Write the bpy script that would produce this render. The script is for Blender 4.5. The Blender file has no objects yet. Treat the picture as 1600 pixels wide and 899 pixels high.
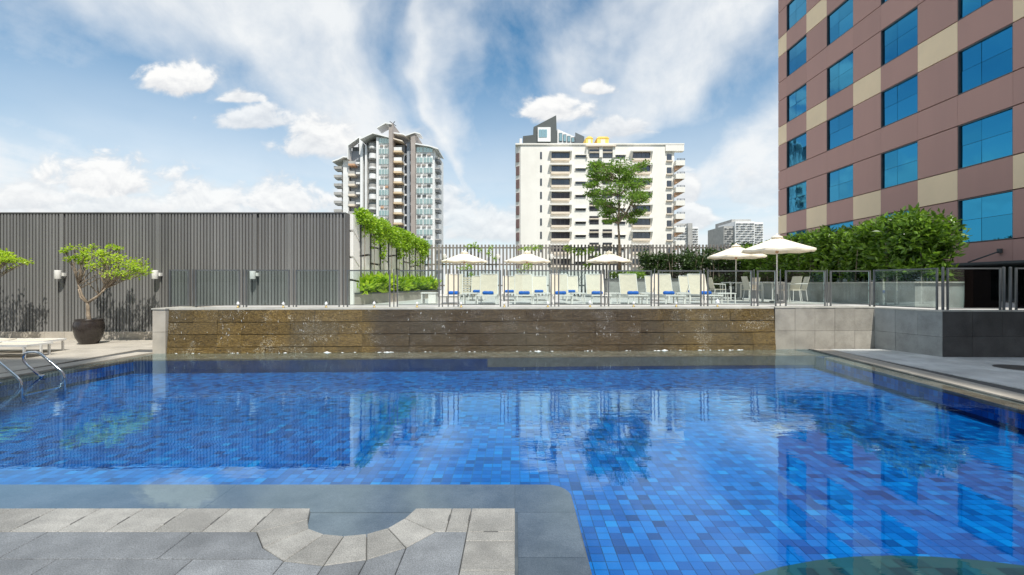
import bpy, math, random
import numpy as np
from mathutils import Vector, Matrix
R = math.radians
C = bpy.context.scene.collection
sc = bpy.context.scene
rnd = random.Random(7)

# ---------------------------------------------------------------- camera
F = 755.0; CX = 805.0; HY = 445.0; EYE = 1.75      # focal length in photo pixels, vanishing point, eye height
cam = bpy.data.cameras.new('camera'); cam_o = bpy.data.objects.new('camera', cam); C.objects.link(cam_o)
cam_o.location = (0, 0, EYE); cam_o.rotation_euler = (R(90), 0, 0)
cam.sensor_width = 36; cam.lens = F/1600*36
cam.shift_x = -(CX-800)/1600; cam.shift_y = -(449.5-HY)/1600
cam.clip_start = 0.05; cam.clip_end = 6000
sc.camera = cam_o
sc.view_settings.view_transform = 'Standard'; sc.view_settings.look = 'None'
sc.view_settings.exposure = 0.15; sc.view_settings.gamma = 1.0

# ---------------------------------------------------------------- sun and sky
SUN_EL, SUN_AZ = 58.0, -22.0        # azimuth: degrees to the left (negative: right) of straight behind the camera
sd = Vector((-math.sin(R(SUN_AZ))*math.cos(R(SUN_EL)), -math.cos(R(SUN_AZ))*math.cos(R(SUN_EL)), math.sin(R(SUN_EL))))
sun = bpy.data.lights.new('sun', 'SUN'); sun.energy = 4.4; sun.angle = R(0.5); sun.color = (1.0, 0.955, 0.87)
sun_o = bpy.data.objects.new('sun', sun); C.objects.link(sun_o)
sun_o.rotation_euler = sd.to_track_quat('Z', 'Y').to_euler()

class NT:
    """small helper to write node graphs"""
    def __init__(s, tree): s.t = tree; s.n = tree.nodes; s.l = tree.links
    def node(s, typ, **kw):
        n = s.n.new(typ)
        for k, v in kw.items(): setattr(n, k, v)
        return n
    def put(s, sock, v):
        if isinstance(v, bpy.types.NodeSocket): s.l.new(v, sock)
        elif v is not None: sock.default_value = v
    def m(s, op, a, b=None, c=None, clamp=False):
        n = s.node('ShaderNodeMath', operation=op, use_clamp=clamp)
        s.put(n.inputs[0], a); s.put(n.inputs[1], b)
        if c is not None: s.put(n.inputs[2], c)
        return n.outputs[0]
    def mix(s, f, a, b, blend='MIX'):
        n = s.node('ShaderNodeMix', data_type='RGBA', blend_type=blend)
        s.put(n.inputs[0], f); s.put(n.inputs[6], col4(a)); s.put(n.inputs[7], col4(b))
        return n.outputs[2]
    def noise(s, vec, scale, detail=3, rough=.55, dist=0, dim='3D'):
        n = s.node('ShaderNodeTexNoise', noise_dimensions=dim)
        if vec is not None: s.put(n.inputs['Vector'], vec)
        n.inputs['Scale'].default_value = scale; n.inputs['Detail'].default_value = detail
        n.inputs['Roughness'].default_value = rough; n.inputs['Distortion'].default_value = dist
        return n.outputs[0]
    def ramp(s, fac, stops, interp='LINEAR'):
        n = s.node('ShaderNodeValToRGB'); cr = n.color_ramp; cr.interpolation = interp
        while len(cr.elements) < len(stops): cr.elements.new(0.5)
        for e, (p, c) in zip(cr.elements, stops):
            e.position = p; e.color = (c, c, c, 1) if isinstance(c, (int, float)) else (*c[:3], 1)
        s.put(n.inputs[0], fac); return n.outputs[0]
    def mapr(s, v, a, b, c=0., d=1., smooth=False):
        n = s.node('ShaderNodeMapRange'); n.clamp = True
        if smooth: n.interpolation_type = 'SMOOTHSTEP'
        s.put(n.inputs[0], v)
        for i, x in enumerate((a, b, c, d)): s.put(n.inputs[i+1], x)
        return n.outputs[0]
    def comb(s, x, y, z=0.):
        n = s.node('ShaderNodeCombineXYZ'); s.put(n.inputs[0], x); s.put(n.inputs[1], y); s.put(n.inputs[2], z); return n.outputs[0]
    def sep(s, v):
        n = s.node('ShaderNodeSeparateXYZ'); s.put(n.inputs[0], v); return n.outputs
def col4(c):
    if isinstance(c, (tuple, list)) and len(c) == 3: return (*c, 1)
    return c

world = bpy.data.worlds.new('World'); sc.world = world; world.use_nodes = True
w = NT(world.node_tree); w.n.clear()
tc = w.node('ShaderNodeTexCoord').outputs['Generated']
sky = w.node('ShaderNodeTexSky', sky_type='NISHITA'); sky.sun_disc = False
sky.sun_elevation = R(SUN_EL); sky.sun_rotation = math.atan2(sd.x, sd.y)
sky.altitude = 0; sky.air_density = 1.0; sky.dust_density = 0.4; sky.ozone_density = 1.6
dx, dy, dz = w.sep(tc)
zc = w.m('MAXIMUM', dz, 0.0)
den = w.m('ADD', zc, 0.07)
pxp = w.m('DIVIDE', dx, den); pyp = w.m('DIVIDE', dy, den)      # where the ray meets a high flat cloud layer
lay = w.comb(pxp, w.m('MULTIPLY', pyp, 0.22), 0.)
n1 = w.noise(w.comb(w.m('ADD', dx, 3.7), w.m('ADD', dy, 1.3), w.m('ADD', dz, 5.1)), 1.8, 5, .55, .2)
n2 = w.m('ADD', w.m('MULTIPLY', w.noise(tc, 5.5, 8, .6, .25), .7), w.m('MULTIPLY', w.noise(w.comb(pxp, w.m('MULTIPLY', pyp, 0.6), 4.), 2.2, 5, .6, .3), .3))
warp = w.m('ADD', pxp, w.m('MULTIPLY', w.m('SUBTRACT', n1, .5), 1.5))
stops = [(-3.4, .8), (-2.6, .55), (-2.1, .12), (-1.55, .06), (-1.25, .55), (-1.0, .86), (-.62, .9), (-.45, .55), (-.33, .3), (-.25, .4), (-.17, .8),
         (-.08, .5), (.03, .15), (.2, .1), (.4, .6), (.62, .82), (.82, .3), (.95, .2), (1.3, .8), (1.9, .5), (2.6, .35), (3.4, .6)]
band = w.ramp(w.mapr(warp, -3.4, 3.4), [((a+3.4)/6.8, b) for a, b in stops], 'EASE')
fine = w.m('MULTIPLY', w.m('SUBTRACT', n2, .46), 1.9)
cir = w.m('ADD', band, fine, clamp=True)
cir = w.m('MULTIPLY', cir, 0.96)
low = w.mapr(dz, 0.02, 0.48, 1.0, 0.0, True)                      # thin veil towards the horizon
low = w.m('MULTIPLY', low, w.mapr(w.noise(w.comb(pxp, pyp, 9.), .55, 4), .3, .6, .72, 1.0))
cir = w.m('MAXIMUM', cir, low)
skyc = w.mix(1.0, sky.outputs[0], (.64, 1.08, 1.17, 1), 'MULTIPLY')
skyc = w.mix(1.0, skyc, (1.0, 1.1, 1.12, 1), 'MULTIPLY')
cloudc = w.mix(w.mapr(n2, .35, .75), (7.6, 7.9, 8.15), (8.8, 8.95, 9.0))
colr = w.mix(cir, skyc, cloudc)
# heaped clouds, each at its own bearing and elevation (tangents, x right of +Y, z up)
yy = w.m('MAXIMUM', dy, 0.05)
U = w.m('MULTIPLY', w.m('DIVIDE', dx, yy), F); V = w.m('MULTIPLY', w.m('DIVIDE', dz, yy), F)
puffv = w.comb(w.m('DIVIDE', U, 60.), w.m('DIVIDE', V, 42.), 0.)
pn = w.noise(puffv, 1.0, 6, .58, .3)
pn2 = w.noise(w.comb(w.m('DIVIDE', U, 60.), w.m('DIVIDE', w.m('ADD', V, 9.), 42.), 0.), 1.0, 6, .58, .3)
dens = None; lit = None
puffs = [(278, 130, 66, 38, 1.), (375, 154, 38, 15, .9), (395, 190, 66, 28, .8), (505, 225, 80, 44, .9), (165, 282, 105, 46, .95), (60, 315, 110, 34, .7), (325, 318, 90, 40, .85), (445, 318, 80, 40, .9), (250, 330, 240, 26, .7), (620, 330, 140, 44, .7), (760, 360, 90, 40, .7),
         (872, 176, 64, 30, 1.), (925, 140, 36, 17, .95), (960, 205, 60, 22, .7), (1068, 300, 26, 46, .8), (1085, 345, 40, 30, .8), (700, 345, 70, 24, .7), (640, 230, 60, 30, .5), (1180, 300, 60, 40, .4),
         (-260, 200, 120, 50, .9), (-600, 290, 150, 50, .9), (1950, 220, 150, 60, .8)]
for (px, py, rx, ry, k) in puffs:
    u = w.m('DIVIDE', w.m('SUBTRACT', U, px-CX), rx)
    v = w.m('SUBTRACT', V, HY-py)
    vv = w.m('MAXIMUM', w.m('DIVIDE', v, ry), w.m('DIVIDE', v, -ry*.55))
    d = w.m('SQRT', w.m('ADD', w.m('MULTIPLY', u, u), w.m('MULTIPLY', vv, vv)))
    q = w.m('SUBTRACT', 1.0, d)
    val = w.m('MULTIPLY', w.mapr(w.m('ADD', q, w.m('MULTIPLY', w.m('SUBTRACT', pn, .5), 2.1)), -.12, .36, 0, 1, True), k)
    lt = w.m('MULTIPLY', val, w.mapr(w.m('DIVIDE', v, ry), -.7, .35, 0, 1))
    dens = val if dens is None else w.m('MAXIMUM', dens, val)
    lit = lt if lit is None else w.m('MAXIMUM', lit, lt)
dens = w.m('MULTIPLY', dens, w.m('GREATER_THAN', dy, 0.06))
grad = w.m('ADD', lit, w.m('MULTIPLY', w.m('SUBTRACT', pn, pn2), 3.0), clamp=True)
puffc = w.mix(grad, (6.6, 6.8, 7.1), (9.0, 9.0, 8.9))
colr = w.mix(dens, colr, puffc)
bg = w.node('ShaderNodeBackground'); w.put(bg.inputs[0], colr); bg.inputs[1].default_value = 0.1
out = w.node('ShaderNodeOutputWorld'); w.l.new(bg.outputs[0], out.inputs[0])

# ---------------------------------------------------------------- materials
def mat(name, base, rough=.6, var=.12, scale=3., bump=0., bscale=None, metal=0., jitter=0., spec=.5, dirt=None, streak=False, tint=None):
    m = bpy.data.materials.new(name); m.use_nodes = True
    t = NT(m.node_tree); b = t.n['Principled BSDF']
    g = t.node('ShaderNodeNewGeometry'); oi = t.node('ShaderNodeObjectInfo')
    pos = g.outputs['Position']
    if streak:
        mp = t.node('ShaderNodeMapping'); t.put(mp.inputs[0], pos); mp.inputs['Scale'].default_value = (1, 1, .12); vec = mp.outputs[0]
    else: vec = pos
    nz = t.noise(vec, scale, 6, .62)
    lo = tuple(c*(1-var*1.5) for c in base); hi = tuple(min(1, c*(1+var*1.5)) for c in base)
    c = t.mix(t.mapr(nz, .3, .7), lo, hi)
    if dirt:                                   # (colour, amount, scale)
        c = t.mix(t.m('MULTIPLY', t.mapr(t.noise(pos, dirt[2], 7, .7), .48, .72), dirt[1]), c, dirt[0])
    if jitter:
        r = t.m('FRACT', t.m('ADD', oi.outputs['Random'], g.outputs['Random Per Island']))
        k = t.mapr(r, 0, 1, 1-jitter, 1+jitter)
        c = t.mix(1.0, c, t.comb(k, k, k), 'MULTIPLY')
    t.put(b.inputs['Base Color'], c); b.inputs['Metallic'].default_value = metal
    b.inputs['Specular IOR Level'].default_value = spec
    t.put(b.inputs['Roughness'], t.mapr(nz, .3, .7, max(.02, rough-.08), min(1, rough+.08)))
    if bump:
        bn = t.node('ShaderNodeBump'); bn.inputs['Strength'].default_value = bump; bn.inputs['Distance'].default_value = .02
        t.put(bn.inputs['Height'], t.noise(pos, bscale or scale*6, 5, .6)); t.put(b.inputs['Normal'], bn.outputs[0])
    return m
M = {}
M['slat'] = mat('slat', (.198, .196, .191), .6, .14, .8, jitter=.15, streak=True)
M['slat_back'] = mat('slat_back', (.12, .115, .11), .8, .1, 1.)
M['slat_far'] = mat('slat_far', (.22, .205, .19), .6, .12, .8, jitter=.14, streak=True)
M['dark_metal'] = mat('dark_metal', (.11, .115, .12), .4, .1, 4., metal=.5)
M['post'] = mat('post', (.16, .17, .175), .4, .08, 4., metal=.4)
M['chrome'] = mat('chrome', (.72, .73, .74), .14, .03, 4., metal=1.)
M['white_paint'] = mat('white_paint', (.78, .77, .74), .5, .04, 3.)
M['cream_sling'] = mat('cream_sling', (.66, .6, .49), .8, .05, 6., bump=.15, bscale=120, jitter=.05)
M['cream_canvas'] = mat('cream_canvas', (.88, .80, .66), .85, .04, 3., bump=.1, bscale=40)
M['towel'] = mat('towel', (.01, .13, .55), .95, .15, 20., bump=.5, bscale=150)
M['deck_stone'] = mat('deck_stone', (.46, .42, .36), .75, .13, 1.3, bump=.25, bscale=60, jitter=.07, dirt=((.3, .28, .25), .35, 2.))
M['deck_grey'] = mat('deck_grey', (.68, .69, .67), .6, .12, 1.3, bump=.2, bscale=60, jitter=.06, dirt=((.22, .23, .23), .4, 1.5))
M['wet_stone'] = mat('wet_stone', (.24, .19, .135), .25, .2, 2.5, bump=.2, bscale=30, jitter=.1)
M['grout'] = mat('grout', (.10, .10, .098), .9, .2, 8.)
M['upper_deck'] = mat('upper_deck', (.56, .55, .53), .6, .08, 2., bump=.1)
M['wall_stone'] = mat('wall_stone', (.36, .335, .29), .7, .14, 2., bump=.35, bscale=30, jitter=.1, dirt=((.17, .155, .13), .5, 1.8))
M['dark_wall'] = mat('dark_wall', (.085, .082, .078), .5, .2, 2., bump=.3, bscale=25, jitter=.15)
M['grey_wall'] = mat('grey_wall', (.36, .37, .355), .65, .14, 2., bump=.3, bscale=30, jitter=.1, dirt=((.12, .12, .115), .5, 1.6))
M['coping'] = mat('coping', (.55, .53, .47), .4, .12, 4., bump=.15)
M['panel_cream'] = mat('panel_cream', (.90, .88, .83), .7, .04, 1.5, jitter=.04, dirt=((.6, .57, .5), .2, 1.))
M['bark'] = mat('bark', (.30, .24, .18), .9, .25, 12., bump=.6, bscale=40)
M['pot'] = mat('pot', (.035, .028, .025), .28, .2, 6., bump=.1)
M['soil'] = mat('soil', (.05, .035, .025), .95, .3, 20., bump=.8)
M['apt'] = mat('apt', (.84, .81, .745), .8, .035, .25, dirt=((.6, .56, .5), .25, .18), streak=True)
M['apt_trim'] = mat('apt_trim', (.78, .68, .56), .8, .05, .5)
M['terracotta'] = mat('terracotta', (.55, .33, .20), .8, .1, .5)
M['yellow_tank'] = mat('yellow_tank', (.82, .60, .14), .6, .1, .6)
M['charcoal'] = mat('charcoal', (.085, .095, .095), .7, .1, .3)
M['tower_white'] = mat('tower_white', (.82, .82, .81), .7, .05, .3, jitter=.04)
M['tower_brown'] = mat('tower_brown', (.38, .33, .30), .7, .1, .3)
M['tower_slate'] = mat('tower_slate', (.34, .37, .41), .7, .1, .3)
M['tower_beige'] = mat('tower_beige', (.72, .57, .38), .7, .08, .3)
M['concrete'] = mat('concrete', (.42, .41, .39), .8, .12, .5, dirt=((.25, .25, .24), .4, .4))
M['ground'] = mat('ground', (.09, .10, .07), .9, .3, .02)
M['mauve'] = mat('mauve', (.50, .295, .255), .7, .05, .35, bump=.05, jitter=.035, streak=True)
M['tan'] = mat('tan', (.93, .73, .49), .7, .05, .35, jitter=.03)
M['foam'] = mat('foam', (.85, .87, .88), .5, .05, 30., bump=.8, bscale=60)
M['brass'] = mat('brass', (.45, .33, .12), .35, .2, 20., metal=.8)
M['soffit'] = mat('soffit', (.22, .14, .13), .8, .1, 1.)

def leafmat(name, a, b, trans=.35, gloss=.35):
    m = bpy.data.materials.new(name); m.use_nodes = True
    t = NT(m.node_tree); p = t.n['Principled BSDF']; o = t.n['Material Output']
    g = t.node('ShaderNodeNewGeometry')
    f = t.m('ADD', t.m('MULTIPLY', g.outputs['Random Per Island'], .65), t.m('MULTIPLY', t.noise(g.outputs['Position'], 1.4, 3), .5), clamp=True)
    c = t.ramp(f, [(.15, a), (.95, b)])
    t.put(p.inputs['Base Color'], c); p.inputs['Roughness'].default_value = gloss
    tr = t.node('ShaderNodeBsdfTranslucent'); t.put(tr.inputs[0], t.mix(1., c, (1.3, 1.35, .6), 'MULTIPLY'))
    mx = t.node('ShaderNodeMixShader'); mx.inputs[0].default_value = trans
    t.l.new(p.outputs[0], mx.inputs[1]); t.l.new(tr.outputs[0], mx.inputs[2]); t.l.new(mx.outputs[0], o.inputs[0])
    return m
M['leaf_lime'] = leafmat('leaf_lime', (.26, .42, .03), (.62, .76, .08), .45)
M['leaf_bright'] = leafmat('leaf_bright', (.12, .26, .015), (.44, .62, .06), .38)
M['leaf_tree'] = leafmat('leaf_tree', (.06, .13, .025), (.25, .42, .06), .42)
M['leaf_hedge'] = leafmat('leaf_hedge', (.03, .085, .012), (.24, .40, .05), .3, .3)
M['leaf_dark'] = leafmat('leaf_dark', (.012, .035, .01), (.07, .13, .025), .2, .4)

def glassmat(name, tint, refl, ior=1.5, rough=0.):
    m = bpy.data.materials.new(name); m.use_nodes = True
    t = NT(m.node_tree); t.n.remove(t.n['Principled BSDF']); o = t.n['Material Output']
    tr = t.node('ShaderNodeBsdfTransparent'); tr.inputs[0].default_value = (*tint, 1)
    gl = t.node('ShaderNodeBsdfGlossy'); gl.inputs[0].default_value = (*refl, 1); gl.inputs['Roughness'].default_value = rough
    fr = t.node('ShaderNodeFresnel'); fr.inputs[0].default_value = ior
    mx = t.node('ShaderNodeMixShader'); t.l.new(fr.outputs[0], mx.inputs[0])
    t.l.new(tr.outputs[0], mx.inputs[1]); t.l.new(gl.outputs[0], mx.inputs[2]); t.l.new(mx.outputs[0], o.inputs[0])
    return m
M['fence_glass'] = glassmat('fence_glass', (.90, .95, .945), (.85, 1, 1), 1.55)
def tinted(name, c, rough=.03, base=(.01, .03, .05), k=.8):
    m = bpy.data.materials.new(name); m.use_nodes = True
    t = NT(m.node_tree); p = t.n['Principled BSDF']
    oi = t.node('ShaderNodeObjectInfo'); g = t.node('ShaderNodeNewGeometry')
    p.inputs['Metallic'].default_value = k
    r = t.m('FRACT', t.m('ADD', oi.outputs['Random'], g.outputs['Random Per Island']))
    t.put(p.inputs['Base Color'], t.mix(r, tuple(x*.85 for x in c), c)); p.inputs['Roughness'].default_value = rough
    bn = t.node('ShaderNodeBump'); bn.inputs['Strength'].default_value = .06; bn.inputs['Distance'].default_value = .05
    t.put(bn.inputs['Height'], t.noise(g.outputs['Position'], .9, 2)); t.put(p.inputs['Normal'], bn.outputs[0])
    return m
M['hotel_glass'] = tinted('hotel_glass', (.03, .27, .47), k=.95)
M['apt_glass'] = tinted('apt_glass', (.12, .13, .15), .1, k=.6)
M['tower_glass'] = tinted('tower_glass', (.42, .56, .54), .1, k=.6)
M['dark_glass'] = tinted('dark_glass', (.12, .14, .14), .08, k=.7)

# pool mosaic
def tilemat(name, stops, sc_):
    m = bpy.data.materials.new(name); m.use_nodes = True
    t = NT(m.node_tree); p = t.n['Principled BSDF']
    oi = t.node('ShaderNodeObjectInfo'); g = t.node('ShaderNodeNewGeometry')
    r = t.m('FRACT', t.m('ADD', oi.outputs['Random'], g.outputs['Random Per Island']))
    f = t.m('ADD', t.m('MULTIPLY', r, .8), t.m('MULTIPLY', t.noise(g.outputs['Position'], .5, 3), .2))
    c = t.ramp(f, stops)
    t.put(p.inputs['Base Color'], c); p.inputs['Roughness'].default_value = .5; p.inputs['Specular IOR Level'].default_value = 0.05
    return m
M['pool_tile'] = tilemat('pool_tile', [(.04, (.0, .025, .13)), (.2, (.0, .07, .31)), (.5, (.0, .115, .44)), (.84, (.0, .165, .54)), (.98, (.003, .29, .66))], 1)
M['teal_tile'] = tilemat('teal_tile', [(.1, (.003, .03, .045)), (.5, (.008, .055, .07)), (.95, (.02, .09, .10))], 1)
M['pool_grout'] = mat('pool_grout', (.02, .13, .26), .8, .1, 5., spec=.05)
M['pool_dark'] = mat('pool_dark', (.002, .035, .15), .6, .2, 3., spec=.05)

# water: clear, mirror-like at low angles, finely rippled
m = bpy.data.materials.new('pool_water'); m.use_nodes = True; M['water'] = m
t = NT(m.node_tree); t.n.remove(t.n['Principled BSDF']); o = t.n['Material Output']
g = t.node('ShaderNodeNewGeometry')
mp = t.node('ShaderNodeMapping'); t.put(mp.inputs[0], g.outputs['Position']); mp.inputs['Scale'].default_value = (.55, 1.5, 1)
n_a = t.noise(mp.outputs[0], 3.2, 3, .5, .5); n_b = t.noise(mp.outputs[0], 12., 2, .5)
calm = t.mapr(t.noise(g.outputs['Position'], .35, 2), .35, .65, .35, 1.)
_, py_, _ = t.sep(g.outputs['Position'])
near_calm = t.mapr(py_, 4.2, 7.5, .18, 1.)            # the stretch by the overflow edge lies still
h = t.m('MULTIPLY', t.m('ADD', n_a, t.m('MULTIPLY', n_b, .28)), t.m('MULTIPLY', calm, near_calm))
bn = t.node('ShaderNodeBump'); bn.inputs['Strength'].default_value = .55; bn.inputs['Distance'].default_value = .0085
t.put(bn.inputs['Height'], h)
tr = t.node('ShaderNodeBsdfTransparent'); tr.inputs[0].default_value = (.95, .985, 1, 1)
gl = t.node('ShaderNodeBsdfGlossy'); gl.inputs[0].default_value = (.62, .88, 1, 1); gl.inputs['Roughness'].default_value = 0.0
fr = t.node('ShaderNodeFresnel'); fr.inputs[0].default_value = 1.33
for q in (gl, fr): t.l.new(bn.outputs[0], q.inputs['Normal'])
mx = t.node('ShaderNodeMixShader'); t.l.new(t.m('MINIMUM', t.m('MULTIPLY', fr.outputs[0], 2.0), .46), mx.inputs[0]); t.l.new(tr.outputs[0], mx.inputs[1]); t.l.new(gl.outputs[0], mx.inputs[2])
t.l.new(mx.outputs[0], o.inputs[0])

# water-worn split stone of the cascade
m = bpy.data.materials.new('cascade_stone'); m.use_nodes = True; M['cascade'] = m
t = NT(m.node_tree); p = t.n['Principled BSDF']; g = t.node('ShaderNodeNewGeometry'); oi = t.node('ShaderNodeObjectInfo')
mp = t.node('ShaderNodeMapping'); t.put(mp.inputs[0], g.outputs['Position']); mp.inputs['Scale'].default_value = (.9, .9, 3.6)
a = t.noise(mp.outputs[0], 14., 6, .75); b2 = t.noise(g.outputs['Position'], 42., 4, .75)
c = t.ramp(t.m('ADD', t.m('MULTIPLY', a, .5), t.m('MULTIPLY', b2, .5)), [(.40, (.028, .017, .006)), (.48, (.105, .065, .017)), (.55, (.21, .135, .036)), (.63, (.32, .24, .11))])
spk = t.m('GREATER_THAN', t.m('MULTIPLY', t.noise(g.outputs['Position'], 55., 2), t.mapr(t.noise(g.outputs['Position'], 2.2, 4), .4, .6, .78, 1.14)), .68)
c = t.mix(spk, c, (.62, .58, .48))
k = t.mapr(oi.outputs['Random'], 0, 1, .74, 1.22); c = t.mix(1., c, t.comb(k, k, k), 'MULTIPLY')
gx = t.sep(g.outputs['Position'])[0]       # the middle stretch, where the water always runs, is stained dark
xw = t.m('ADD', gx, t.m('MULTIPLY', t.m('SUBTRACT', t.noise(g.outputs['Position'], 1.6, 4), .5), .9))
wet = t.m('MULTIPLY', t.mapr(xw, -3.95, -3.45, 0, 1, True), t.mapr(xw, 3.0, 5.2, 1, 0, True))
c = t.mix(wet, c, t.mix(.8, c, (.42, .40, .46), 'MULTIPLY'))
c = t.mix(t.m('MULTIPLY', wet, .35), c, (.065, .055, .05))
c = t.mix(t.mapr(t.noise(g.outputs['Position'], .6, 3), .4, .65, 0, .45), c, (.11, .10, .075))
t.put(p.inputs['Base Color'], c); p.inputs['Roughness'].default_value = .28
bn = t.node('ShaderNodeBump'); bn.inputs['Strength'].default_value = .7; bn.inputs['Distance'].default_value = .018
t.put(bn.inputs['Height'], t.m('ADD', t.m('MULTIPLY', a, .8), t.m('MULTIPLY', b2, .9))); t.put(p.inputs['Normal'], bn.outputs[0])

# granite of the island: speckled
def granite(name, lo, hi, rough):
    m = bpy.data.materials.new(name); m.use_nodes = True
    t = NT(m.node_tree); p = t.n['Principled BSDF']; g = t.node('ShaderNodeNewGeometry'); oi = t.node('ShaderNodeObjectInfo')
    s1 = t.noise(g.outputs['Position'], 130., 3, .7); s2 = t.noise(g.outputs['Position'], 5., 5, .65)
    c = t.mix(t.mapr(s1, .38, .62), lo, hi)
    k = t.m('MULTIPLY', t.m('MULTIPLY', t.mapr(s2, .3, .7, .84, 1.14), t.mapr(t.noise(g.outputs['Position'], 1.7, 5, .7), .4, .62, .78, 1.05)), t.mapr(oi.outputs['Random'], 0, 1, .82, 1.1))
    c = t.mix(1., c, t.comb(k, k, k), 'MULTIPLY')
    t.put(p.inputs['Base Color'], c); t.put(p.inputs['Roughness'], t.mapr(s2, .3, .7, rough-.1, rough+.12))
    bn = t.node('ShaderNodeBump'); bn.inputs['Strength'].default_value = .25; bn.inputs['Distance'].default_value = .004
    t.put(bn.inputs['Height'], s1); t.put(p.inputs['Normal'], bn.outputs[0])
    return m
M['granite_light'] = granite('granite_light', (.22, .218, .205), (.42, .415, .395), .6)
M['granite_dark'] = granite('granite_dark', (.13, .14, .15), (.29, .31, .335), .45)
M['ledge'] = granite('ledge', (.085, .092, .108), (.15, .165, .19), .5)

# ---------------------------------------------------------------- builders
class MB:
    def __init__(s): s.v = []; s.f = []
    def add(s, vs, fs):
        o = len(s.v); s.v += [tuple(v) for v in vs]; s.f += [tuple(i+o for i in f) for f in fs]; return s
    def box(s, x0, x1, y0, y1, z0, z1):
        return s.add([(x0,y0,z0),(x1,y0,z0),(x1,y1,z0),(x0,y1,z0),(x0,y0,z1),(x1,y0,z1),(x1,y1,z1),(x0,y1,z1)],
                     [(0,3,2,1),(4,5,6,7),(0,1,5,4),(1,2,6,5),(2,3,7,6),(3,0,4,7)])
    def cbox(s, x0, x1, y0, y1, z0, z1, c=.004):      # top edges chamfered
        return s.add([(x0,y0,z0),(x1,y0,z0),(x1,y1,z0),(x0,y1,z0),(x0,y0,z1-c),(x1,y0,z1-c),(x1,y1,z1-c),(x0,y1,z1-c),
                      (x0+c,y0+c,z1),(x1-c,y0+c,z1),(x1-c,y1-c,z1),(x0+c,y1-c,z1)],
                     [(0,3,2,1),(0,1,5,4),(1,2,6,5),(2,3,7,6),(3,0,4,7),(4,5,9,8),(5,6,10,9),(6,7,11,10),(7,4,8,11),(8,9,10,11)])
    def prism(s, poly, z0, z1):                        # plan polygon, counter-clockwise
        n = len(poly)
        vs = [(x, y, z0) for x, y in poly]+[(x, y, z1) for x, y in poly]
        return s.add(vs, [tuple(range(n-1, -1, -1)), tuple(range(n, 2*n))]+[(i, (i+1) % n, n+(i+1) % n, n+i) for i in range(n)])
    def wallprism(s, poly, y0, y1):                    # elevation polygon (x,z) extruded in y
        n = len(poly)
        vs = [(x, y0, z) for x, z in poly]+[(x, y1, z) for x, z in poly]
        return s.add(vs, [tuple(range(n)), tuple(range(2*n-1, n-1, -1))]+[(i, n+i, n+(i+1) % n, (i+1) % n) for i in range(n)])
    def lathe(s, prof, n=20, c=(0, 0, 0), cap=True):
        vs = []; fs = []
        for r, z in prof:
            for i in range(n):
                a = 2*math.pi*i/n; vs.append((c[0]+r*math.cos(a), c[1]+r*math.sin(a), c[2]+z))
        for j in range(len(prof)-1):
            for i in range(n):
                k = (i+1) % n; fs.append((j*n+i, j*n+k, (j+1)*n+k, (j+1)*n+i))
        if cap: fs.append(tuple(range(n-1, -1, -1))); fs.append(tuple((len(prof)-1)*n+i for i in range(n)))
        return s.add(vs, fs)
    def tube(s, pts, r, n=8, r1=None):
        pts = [Vector(p) for p in pts]; m_ = len(pts); vs = []; fs = []
        up = Vector((.13, .31, .94))
        for i, p in enumerate(pts):
            d = (pts[min(i+1, m_-1)]-pts[max(i-1, 0)]).normalized()
            a = d.cross(up)
            if a.length < .1: a = d.cross(Vector((1, 0, 0)))
            a.normalize(); b = d.cross(a).normalized()
            rr = r if r1 is None else r+(r1-r)*i/(m_-1)
            for k in range(n):
                t_ = 2*math.pi*k/n; vs.append(p+a*(rr*math.cos(t_))+b*(rr*math.sin(t_)))
        for i in range(m_-1):
            for k in range(n):
                q = (k+1) % n; fs.append((i*n+k, i*n+q, (i+1)*n+q, (i+1)*n+k))
        fs.append(tuple(range(n-1, -1, -1))); fs.append(tuple((m_-1)*n+k for k in range(n)))
        return s.add(vs, fs)
    def xf(s, M4): s.v = [tuple(M4 @ Vector(v)) for v in s.v]; return s
    def mesh(s, name, m, smooth=False):
        me = bpy.data.meshes.new(name); me.from_pydata(s.v, [], s.f); me.materials.append(m); me.validate()
        if smooth: me.polygons.foreach_set('use_smooth', [True]*len(me.polygons))
        me.update(); return me
    def build(s, name, m, parent=None, smooth=False):
        """vertices are in world space; parent only shifts the origin"""
        off = wl(parent) if parent is not None else Vector()
        if off.length: s.v = [(v[0]-off.x, v[1]-off.y, v[2]-off.z) for v in s.v]
        return link(s.mesh(name, m, smooth), name, parent)
    def local(s, name, m, parent=None, smooth=False): return link(s.mesh(name, m, smooth), name, parent)
def wl(o):
    v = Vector()
    while o is not None: v += o.location; o = o.parent
    return v
def link(me, name, parent=None, loc=(0, 0, 0), rz=0):
    o = bpy.data.objects.new(name, me); C.objects.link(o); o.parent = parent; o.location = loc
    if rz: o.rotation_euler = (0, 0, rz)
    return o
def tag(o, label, cat, group=None):
    o['label'] = label; o['category'] = cat
    if group: o['group'] = group
    return o
def thing(name, label, cat, loc=(0, 0, 0), rz=0, group=None):
    o = bpy.data.objects.new(name, None); C.objects.link(o); o.location = loc; o.rotation_euler = (0, 0, rz); o.empty_display_size = .2
    return tag(o, label, cat, group)
def struct(o): o['kind'] = 'structure'; return o
def stuff(o): o['kind'] = 'stuff'; return o
def kids(o): return [c for c in bpy.data.objects if c.parent is o]
def dup(o, loc=None, rz=None, label=None, parent=None, group=None):
    c = o.copy(); C.objects.link(c)
    if parent is not None: c.parent = parent
    if loc is not None: c.location = loc
    if rz is not None: c.rotation_euler = (0, 0, rz)
    if label: c['label'] = label
    if group: c['group'] = group
    for k in kids(o):
        dup(k, parent=c)
    return c
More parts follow.
